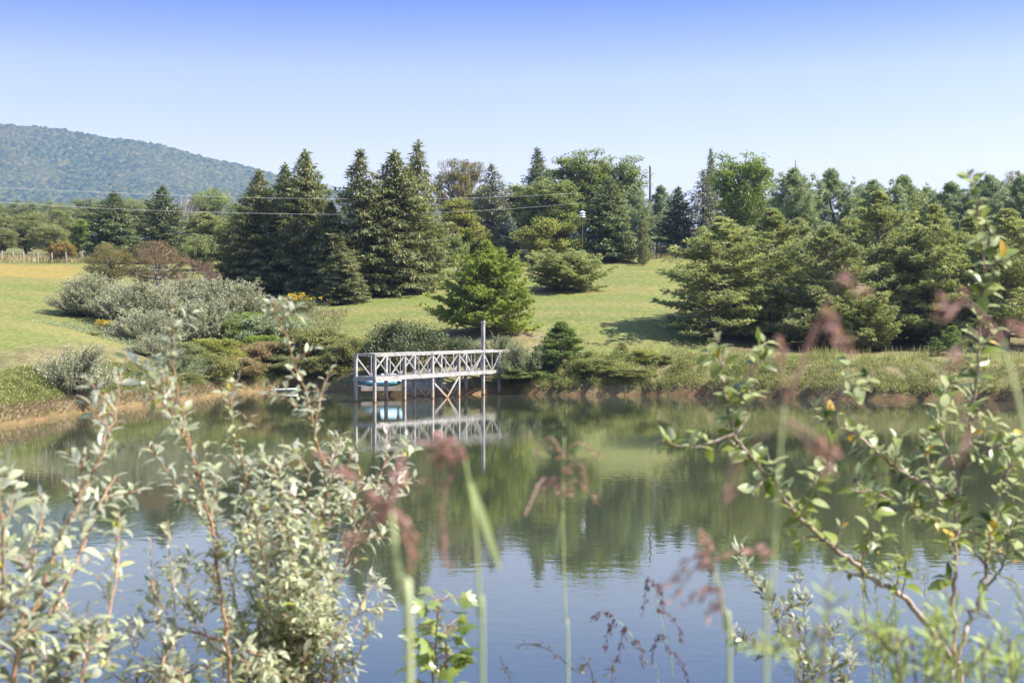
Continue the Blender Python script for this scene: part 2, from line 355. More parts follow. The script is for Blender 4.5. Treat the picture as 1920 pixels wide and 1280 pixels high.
# ------------------------------------------------------------------ wooded mountain
def mountain():
    g = rng(21)
    RY = 2600.
    pr = np.array([(-1400, 260), (-900, 225), (-400, 212), (-100, 220), (0, 227), (55, 231), (120, 237), (200, 252), (265, 259), (300, 265), (350, 279), (400, 292), (450, 303), (515, 320), (560, 335), (600, 344), (640, 353), (700, 366), (800, 385), (1000, 410), (1400, 440), (2400, 470)], float)
    xs = np.concatenate([np.arange(-1900, -1000, 7.), np.arange(-1000, -230, 2.2), np.arange(-230, 1200, 8.)])
    us = np.concatenate([np.linspace(0, .35, 80, endpoint=False), np.linspace(.35, 1, 330), np.linspace(1.02, 1.5, 20)])
    X, U = np.meshgrid(xs, us)
    top = CH + (HY - np.interp(CX + F * X / RY, pr[:, 0], pr[:, 1])) / F * RY
    Yv = 1500 + 1100 * U
    s = np.where(U <= 1, .25 * U + .75 * U ** 1.25, 1 - .9 * (U - 1))
    # spurs and gullies
    spur = np.sin(X / 95. + 1.7 * np.sin(U * 3) + 2 * np.sin(X / 310.)) * 14 + np.sin(X / 41. + 4 * U) * 6
    Z = 18 + (top - 18) * s + spur * np.clip(U * (1 - U) * 4, 0, 1)
    # crowns: one dome per jittered cell
    cs = 6.
    ci, cj = np.floor(X / cs).astype(int), np.floor(Yv / cs).astype(int)
    best = np.zeros_like(X); tint = np.zeros_like(X)
    H = lambda a, b, k: np.modf(np.abs(np.sin(a * 127.1 + b * 311.7 + k * 74.7) * 43758.5453))[0]
    for di in (-1, 0, 1):
        for dj in (-1, 0, 1):
            a, c = ci + di, cj + dj
            dx = X - (a + H(a, c, 1)) * cs; dy = Yv - (c + H(a, c, 2)) * cs
            rr = cs * (.55 + .35 * H(a, c, 3)); hh = 1.5 + 4 * H(a, c, 4)
            dm = hh * np.sqrt(np.clip(1 - (dx * dx + dy * dy) / rr ** 2, 0, 1))
            k = dm > best; best = np.where(k, dm, best); tint = np.where(k, H(a, c, 5), tint)
    Z = Z + best - 8 + g.normal(size=X.shape) * .6
    m = newmat('mountain_forest'); n = NT(m)
    at = n.n('ShaderNodeAttribute', attribute_name='crown').outputs['Fac']
    oc = n.n('ShaderNodeTexCoord').outputs['Object']
    nz = n.n('ShaderNodeTexNoise', i={'Vector': oc, 'Scale': .006, 'Detail': 4.}).outputs[0]
    leafn = n.n('ShaderNodeTexNoise', i={'Vector': oc, 'Scale': .6, 'Detail': 4.}).outputs[0]
    col = n.ramp(at, [(0, (.018, .032, .016)), (.5, (.042, .058, .024)), (.85, (.075, .083, .032)), (1, (.12, .095, .04))])
    col = n.mix(n.ramp(nz, [(.45, 0), (.7, .5)]), col, (.1, .095, .04))
    v = n.n('ShaderNodeMapRange', i={0: leafn, 1: .3, 2: .7, 3: .6, 4: 1.4}).outputs[0]
    col = n.n('ShaderNodeHueSaturation', i={'Value': v, 'Color': col}).outputs[0]
    bp = n.n('ShaderNodeBump', i={'Height': leafn, 'Strength': .8, 'Distance': 1.4}).outputs[0]
    n.out(n.n('ShaderNodeBsdfPrincipled', i={'Base Color': col, 'Roughness': .9, 'Specular IOR Level': .05, 'Normal': bp}).outputs[0])
    ny_, nx_ = X.shape
    ii = (np.arange(ny_ - 1)[:, None] * nx_ + np.arange(nx_ - 1)[None]).ravel()
    b = MB(); b.add(np.stack([X.ravel(), Yv.ravel(), Z.ravel()], 1), q=np.stack([ii, ii + 1, ii + nx_ + 1, ii + nx_], 1))
    o = b.build('mountain', m, None, True)
    a = o.data.attributes.new('crown', 'FLOAT', 'POINT'); a.data.foreach_set('value', tint.ravel().astype(np.float32))
    tag(o, kind='structure')
mountain()

# ------------------------------------------------------------------ plant builders (each returns trunk mesh, crown mesh, height, width)
def finish(tb, cb, name, wp=93):
    v = np.concatenate(cb.v); r = np.hypot(v[:, 0], v[:, 1])
    return dict(trunk=tb.mesh(name + '_trunk', None, True) if tb.n else None, crown=cb.mesh(name + '_crown', None, False), h=np.percentile(v[:, 2], 99.9), w=2 * np.percentile(r, wp))
def conifer(seed, h, rb, nbr, hang=.5, lift=.1, dens=26, tw=(.34, .1), taper=.85, skirt=.03, irregular=.25, name='conifer', gaps=0.):
    """spruce and fir: whorled limbs bearing flat or hanging sprays"""
    g = rng(seed); tb, cb = MB(), MB()
    tz = np.linspace(0, h, 9); lean = np.cumsum(g.normal(size=(9, 2)) * .02 * h / 12, 0)
    tp = np.c_[lean * np.linspace(0, 1, 9)[:, None], tz]; tb.tube(tp, np.linspace(h * .016, h * .001, 9), 6)
    lob = g.random(4) * 6.28
    for i in range(nbr):
        t = skirt + (1 - skirt) * (i + g.random()) / nbr
        if g.random() < gaps: continue
        a = i * 2.39996 + g.normal() * .35
        ln = rb * (1 - t) ** taper * (1 - irregular * g.random()) * (1 + .16 * np.sin(2 * a + lob[0] + t * 4)) + .05 + .03 * h * (1 - t) * .3
        ln *= min(1., .35 + 2.6 * (1 - t))
        if t < .1: ln *= .75 + 2.5 * t
        c, sn = np.cos(a), np.sin(a); rad = np.array([c, sn, 0]); side = np.array([-sn, c, 0])
        e0 = lift + .35 * t ** 2 + g.normal() * .08; dr = (.55 * (1 - t) + .1) * (hang + .25)
        s = np.linspace(0, 1, 6)
        base = np.array([np.interp(t * h, tz, tp[:, 0]), np.interp(t * h, tz, tp[:, 1]), t * h])
        def pos(s): return base + rad * (ln * s)[:, None] + np.array([0, 0, 1.]) * (ln * (np.tan(e0) * s - dr * s ** 2 + .5 * dr * s ** 3))[:, None]
        tb.tube(pos(s), np.linspace(.012 * ln + .008, .004, 6), 3, cap=False)
        n = int(dens * ln * (.45 + .5 * ln)) + 5
        s = g.random(n) ** .75; u = g.uniform(-1, 1, n)
        wid = (.34 * ln * (1 - s) ** .7 + .07) * np.minimum(1, .35 + 2.5 * s)
        P = pos(s) + side * (u * wid)[:, None]; P[:, 2] -= np.abs(u) * wid * (.25 + .6 * hang) + g.random(n) * .12 * hang
        k = g.random(n) < hang
        D = nrm(rad * .8 + side * (np.sign(u) * .75)[:, None] + g.normal(size=(n, 3)) * .3 + np.array([0, 0, .12]))
        Dh = nrm(rad * .3 + side * (u * .3)[:, None] + np.array([0, 0, -1.]) + g.normal(size=(n, 3)) * .22)
        D = np.where(k[:, None], Dh, D)
        N = nrm(np.where(k[:, None], rad * .9 + [0, 0, .25] + g.normal(size=(n, 3)) * .5, np.array([0, 0, 1.]) + rad * .35 + g.normal(size=(n, 3)) * .4))
        cb.kites(P, D, N, tw[0] * g.uniform(.6, 1.25, n), tw[1] * g.uniform(.7, 1.3, n), g.random(n))
    n = 26; P = np.c_[np.tile(tp[-1, :2], (n, 1)) + g.normal(size=(n, 2)) * .03, h * (1 - .05 * g.random(n))]
    cb.kites(P, nrm(runit(g, n) * .5 + [0, 0, 1]), runit(g, n), .3, .06, g.random(n))
    return finish(tb, cb, name)
def pine(seed, h, rb, nbr, tuft=.2, nn=9, nw=.05, crown0=.08, up=.3, sub=4.5, prof=.6, name='pine', spread=.8, sp=.17, lean=.04, wlow=.55, irr=.55, wp=93):
    """pines: limbs, side branches and needle tufts"""
    g = rng(seed); tb, cb = MB(), MB()
    k = 10; tz = np.linspace(0, h, k); wob = np.cumsum(g.normal(size=(k, 2)) * lean * h / k, 0); wob[0] = 0
    tp = np.c_[wob, tz]; tb.tube(tp, np.linspace(h * .02, h * .003, k), 7)
    TP, TA = [], []
    lob = g.random(3) * 6.28
    for i in range(nbr):
        t = crown0 + (1 - crown0) * ((i + g.random()) / nbr) ** .9
        a = i * 2.39996 + g.normal() * .5
        ln = rb * (1 - t) ** prof * (wlow + (1 - wlow) * min(1, t / .25)) * g.uniform(irr, 1.08) * (1 + .2 * np.sin(2 * a + lob[0]) + .12 * np.sin(3 * a + lob[1] + 5 * t)) + .12
        ln *= min(1., .2 + 2.6 * (1 - t))
        rad = np.array([np.cos(a), np.sin(a), 0]); side = np.array([-rad[1], rad[0], 0])
        e0 = .05 + .6 * t + g.normal() * .15; bend = g.normal() * .25
        base = np.array([np.interp(t * h, tz, tp[:, 0]), np.interp(t * h, tz, tp[:, 1]), t * h])
        def pos(s):
            s = np.atleast_1d(s)
            return base + rad * (ln * s)[:, None] + side * (ln * bend * s ** 2)[:, None] + np.array([0, 0, 1.]) * (ln * (np.tan(e0) * s - .28 * s + up * s ** 2))[:, None]
        tb.tube(pos(np.linspace(0, 1, 6)), np.linspace(.014 * ln + .01, .005, 6), 4, cap=False)
        ns = int(ln * sub) + 2
        for j in range(ns):
            s0 = .22 + .78 * (j + g.random()) / ns
            sl = (.38 * ln * (1.15 - s0) + .12) * g.uniform(.6, 1.2)
            sg = 1 if (j % 2) else -1
            d = nrm(rad * .75 + side * sg * spread * g.uniform(.5, 1.2) + np.array([0, 0, g.uniform(-.05, .5)]))
            p0 = pos(s0)[0]; p1 = p0 + d * sl + np.array([0, 0, .18 * sl])
            tb.tube(np.stack([p0, (p0 + p1) / 2 - [0, 0, .03 * sl], p1]), [.008, .006, .003], 3, cap=False)
            m = max(2, int(sl / sp)); f = (np.arange(m) + 1) / m
            TP.append(p0 + (p1 - p0) * f[:, None] + g.normal(size=(m, 3)) * .03); TA.append(np.tile(d, (m, 1)))
        TP.append(pos(np.array([.8, .9, 1.]))); TA.append(np.tile(nrm(rad + [0, 0, .5]), (3, 1)))
    TP = np.concatenate(TP); TA = np.concatenate(TA); n = len(TP)
    tt = np.clip(g.normal(.5, .22, n), 0, 1)
    TP = TP + g.normal(size=TP.shape) * .03; P = np.repeat(TP, nn, 0); A = np.repeat(TA, nn, 0); T = np.clip(np.repeat(tt, nn) + g.normal(size=n * nn) * .15, 0, 1)
    D = nrm(A * .55 + runit(g, n * nn) * .85 + np.array([0, 0, .35]))
    cb.kites(P, D, nrm(runit(g, n * nn) * .8 + [0, 0, .7]), tuft * g.uniform(.6, 1.2, n * nn), nw * g.uniform(.7, 1.3, n * nn), T)
    return finish(tb, cb, name, wp)
def broadleaf(seed, h, w, cb0=.3, ncl=55, lpc=260, leaf=(.2, .13), clump=.2, shape=1., name='broadleaf', fill=.55, stems=1, ragged=.3, flat=.75):
    g = rng(seed); tb, cb = MB(), MB()
    zc = h * (cb0 + 1) / 2; ch = h * (1 - cb0) / 2
    heads = []
    for st in range(stems):
        off = g.normal(size=2) * (.02 * w if stems == 1 else .1 * w)
        k = 6; tz = np.linspace(0, h * .82, k); p = np.c_[np.cumsum(g.normal(size=(k, 2)) * .025 * h, 0), tz]; p[:, :2] += off * np.linspace(.3, 1.5, k)[:, None]
        tb.tube(p, np.linspace(h * .024 / stems ** .5, h * .004, k), 7); heads.append(p)
    lob = g.random(6) * 6.28
    for i in range(ncl):
        d = runit(g, 1)[0]
        if d[2] < -.75: d[2] *= -.5
        r = (fill + (1 - fill) * g.random() ** .6)
        el = 1 + ragged * .5 * (np.sin(3 * np.arctan2(d[1], d[0]) + lob[0]) * np.cos(2 * d[2] + lob[1]) + np.sin(5 * d[2] + lob[2]))
        wz = 1 - (1 - shape) * max(0, d[2])
        c = np.array([d[0] * w / 2 * r * el * wz, d[1] * w / 2 * r * el * wz, zc + d[2] * ch * r * (1 + .12 * np.sin(lob[3] + 4 * np.arctan2(d[1], d[0])))])
        rc = clump * w * g.uniform(.55, 1.15); c[2] = np.clip(c[2], rc * .5, h - rc * .6)
        tk = heads[i % stems]; zt = np.clip(c[2] * g.uniform(.35, .75), .05 * h, .8 * h)
        b0 = np.array([np.interp(zt, tk[:, 2], tk[:, 0]), np.interp(zt, tk[:, 2], tk[:, 1]), zt])
        mid = (b0 + c) / 2 + g.normal(size=3) * .05 * w + [0, 0, -.03 * h]
        tb.tube(catmull([b0, mid, c], 3), np.linspace(.009 * h, .003 * h, 7), 4, cap=False)
        n = int(lpc * g.uniform(.6, 1.2)); dd = runit(g, n); rr = rc * g.random(n) ** .45
        P = c + dd * rr[:, None] * [1, 1, flat]
        P[:, 2] = np.maximum(P[:, 2], .03)
        D = nrm(dd * .55 + runit(g, n) * .8 + [0, 0, -.15]); N = nrm(dd * .5 + runit(g, n) * .6 + [0, 0, .7])
        t0 = g.normal(.5, .16)
        cb.kites(P, D, N, leaf[0] * g.uniform(.6, 1.3, n), leaf[1] * g.uniform(.7, 1.2, n), np.clip(t0 + g.normal(size=n) * .2, 0, 1), fold=.2)
    return finish(tb, cb, name)
def stemshrub(seed, h, w, ns=70, shoots=7, leaf=(.12, .045), lsp=.03, name='shrub', arch=.5, start=.06):
    """many upright arching stems with leafy shoots"""
    g = rng(seed); tb, cb = MB(), MB()
    PP, DD = [], []
    for i in range(ns):
        a = g.random() * 6.28; u = np.sqrt(g.random())
        tip = np.array([np.cos(a) * u * w / 2, np.sin(a) * u * w / 2, h * (1.02 - .74 * u ** 2.6) * g.uniform(.75, 1.05)])
        b0 = np.array([np.cos(a), np.sin(a), 0]) * u * w * .16; b0[2] = 0
        mid = b0 + (tip - b0) * .5 + np.array([0, 0, arch * .2 * h]) * u * (1 - u ** 3) - np.array([np.cos(a), np.sin(a), 0]) * u * w * .03
        pl = catmull([b0, mid, tip], 5); tb.tube(pl, np.linspace(.012 * h, .003 * h, len(pl)), 3, cap=False)
        L = np.linalg.norm(np.diff(pl, axis=0), axis=1).sum()
        def at(s): x = np.atleast_1d(s) * (len(pl) - 1); return np.stack([np.interp(x, np.arange(len(pl)), pl[:, c]) for c in range(3)], 1)
        m = int(L * .7 / lsp); s = g.uniform(.25, 1, m); PP.append(at(s)); DD.append(np.tile(nrm(tip - mid), (m, 1)))
        for j in range(shoots):
            s0 = start + (.98 - start) * g.random(); p0 = at(s0)[0]
            out = np.array([np.cos(a + g.normal() * .9), np.sin(a + g.normal() * .9), 0])
            d = nrm(out * g.uniform(.2, .8) + [0, 0, g.uniform(.45, 1.)] + g.normal(size=3) * .2); sl = h * g.uniform(.12, .28)
            m = int(sl / lsp) + 2; f = g.random(m)
            PP.append(p0 + d * (sl * f)[:, None]); DD.append(np.tile(d, (m, 1)))
            tb.tube(np.stack([p0, p0 + d * sl]), [.006, .003], 3, cap=False)
    P = np.concatenate(PP); A = np.concatenate(DD); n = len(P); P[:, 2] = np.maximum(P[:, 2], .03)
    D = nrm(A * .7 + runit(g, n) * .75); N = nrm(runit(g, n) * .8 + [0, 0, .6])
    cb.kites(P + g.normal(size=(n, 3)) * .02, D, N, leaf[0] * g.uniform(.6, 1.25, n), leaf[1] * g.uniform(.7, 1.25, n), np.clip(g.normal(.5, .25, n), 0, 1))
    return finish(tb, cb, name)

PROT = {}
PROT['spruceA'] = conifer(1, 12, 3.0, 300, .6, .12, 34, taper=.6, name='spruce_a')
PROT['spruceB'] = conifer(2, 12, 2.8, 280, .65, .05, 34, taper=.55, irregular=.4, name='spruce_b')
PROT['spruceC'] = conifer(3, 12, 2.5, 250, .55, .15, 32, taper=.65, irregular=.45, name='spruce_c', gaps=.12)
PROT['fir'] = conifer(4, 8, 3.0, 260, .12, .12, 34, tw=(.3, .11), taper=.62, irregular=.25, name='fir')
PROT['fir2'] = conifer(5, 7, 2.2, 200, .15, .2, 40, tw=(.28, .1), taper=.62, irregular=.35, name='fir_b')
PROT['sparse'] = conifer(6, 9, 2.0, 190, .45, .2, 26, tw=(.3, .08), taper=.6, irregular=.5, name='sparse_conifer', gaps=.12)
PROT['pineA'] = pine(11, 8, 3.6, 150, .24, 10, .055, name='pine_a', irr=.4, sp=.2, prof=.6, wlow=.85, crown0=.04)
PROT['pineB'] = pine(12, 8, 3.4, 150, .24, 10, .055, name='pine_b', irr=.4, sp=.2, up=.2, prof=.68, wlow=.85, crown0=.04)
PROT['pineC'] = pine(13, 8, 3.5, 145, .24, 10, .055, name='pine_c', irr=.35, sp=.2, prof=.6, wlow=.85, crown0=.05)
PROT['pinebush'] = pine(14, 6, 2.7, 200, .25, 10, .07, crown0=.02, name='pine_bush', wp=98.5, sp=.22, wlow=.9, prof=.72, up=.45)
PROT['pinewide'] = pine(15, 4, 2.9, 115, .24, 10, .07, crown0=.08, up=.5, prof=.35, name='pine_wide', wlow=.7, sub=5.5)
PROT['whiteA'] = pine(16, 8, 2.8, 130, .36, 10, .055, irr=.4, lean=.08, crown0=.1, up=.6, prof=.55, sp=.2, name='white_pine_a', wlow=.9)
PROT['whiteB'] = pine(17, 8, 2.6, 125, .36, 10, .055, irr=.4, lean=.1, crown0=.1, up=.7, prof=.6, sp=.2, name='white_pine_b', wlow=.9)
PROT['youngpine'] = pine(18, 3.6, 1.5, 95, .19, 11, .04, crown0=.02, up=.4, prof=.95, name='young_pine', wlow=1., sub=7, sp=.12, irr=.6)
PROT['baby'] = pine(19, 2, .8, 44, .15, 10, .025, crown0=.03, up=.6, prof=1., name='pine_sapling', wlow=.9, sub=7, sp=.1)
PROT['cypress'] = conifer(20, 6, 2.3, 170, .2, .5, 36, tw=(.22, .09), taper=.6, irregular=.25, name='cypress')
PROT['juniper'] = conifer(22, 2.2, .6, 80, .05, .6, 60, tw=(.14, .05), taper=.7, irregular=.3, name='juniper')
PROT['oak'] = broadleaf(31, 11, 6.5, .04, 150, 130, (.2, .13), 0.115, name='oak', ragged=.35, fill=.5)
PROT['oakthin'] = broadleaf(32, 12, 7, .3, 130, 95, (.2, .13), 0.1, name='thin_oak', ragged=.3, fill=.6)
PROT['poplar'] = broadleaf(33, 11, 5, .2, 150, 110, (.19, .13), 0.125, name='poplar', ragged=.4, shape=.7, fill=.4)
PROT['round'] = broadleaf(34, 9, 7, .02, 160, 140, (.2, .13), 0.13, name='round_tree', ragged=.25)
PROT['slim'] = broadleaf(35, 10, 3.4, .1, 90, 130, (.2, .13), 0.19, name='slim_tree', ragged=.35, shape=.6)
PROT['bush'] = broadleaf(36, 3.5, 4.2, .02, 120, 100, (.17, .11), 0.125, name='bush', stems=4, ragged=.3, fill=.45)
PROT['bushB'] = broadleaf(37, 3.2, 4.2, .0, 115, 105, (.16, .1), 0.13, name='bush_b', stems=4, ragged=.4, fill=.4)
PROT['bigleaf'] = broadleaf(38, 2.6, 4.4, .0, 55, 170, (.16, .085), .17, name='bigleaf_bush', stems=5, ragged=.3, fill=.5)
PROT['dogwood'] = broadleaf(39, 5, 6, .02, 85, 170, (.14, .08), .15, name='dogwood', stems=4, ragged=.25, fill=.6, flat=.45)
PROT['dogthin'] = broadleaf(40, 3.6, 4, .15, 50, 95, (.13, .07), .14, name='thin_dogwood', stems=4, ragged=.25, fill=.6, flat=.45)
PROT['deadtree'] = broadleaf(41, 9, 5, .3, 60, 22, (.3, .03), .16, name='dead_tree', ragged=.3, fill=.5)
PROT['olive'] = stemshrub(51, 3.4, 5, 130, 13, name='olive_shrub')
PROT['oliveB'] = stemshrub(52, 3.2, 4.6, 125, 13, name='olive_shrub_b', arch=.8)
PROT['oliveS'] = stemshrub(53, 2.4, 3.2, 60, 11, (.1, .036), .03, name='olive_shrub_small')
PROT['weeds'] = stemshrub(54, 1.4, 2.4, 70, 5, (.1, .035), .045, name='weed_clump', start=.15)
PROT['willow'] = stemshrub(55, 3.2, 2.6, 60, 7, (.13, .03), .05, name='willow_clump', start=.2)
PROT['goldenrod'] = stemshrub(56, 1.8, 2.4, 80, 5, (.09, .03), .045, name='goldenrod', start=.15)

def plant(name, label, cat, kind, px, top, Y, wpx, mat, group=None, bark_='bark', rot=None, sink=.05):
    p = PROT[kind]; X = (px - CX) / F * Y; z = gz(X, Y)
    h = CH - (top - HY) / F * Y - z; w = wpx / F * Y
    o = thing(name, label, cat, (X, Y, z - sink), group)
    o.rotation_euler.z = (px * 1.7 + Y) % 6.28 if rot is None else rot
    o.scale = (w / p['w'], w / p['w'], (h + sink) / p['h'])
    for part, key, mt in (('trunk', 'trunk', M[bark_]), ('crown', 'crown', M[mat])):
        me = p[key]
        if me is None: continue
        c = bpy.data.objects.new(part if part == 'crown' or kind not in STEMMY else 'stems', me); link(c, o)
        if not me.materials: me.materials.append(mt)
        c.material_slots[0].link = 'OBJECT'; c.material_slots[0].material = mt
    return o
STEMMY = {'olive', 'oliveB', 'oliveS', 'weeds', 'willow', 'goldenrod', 'bush', 'bushB', 'bigleaf'}

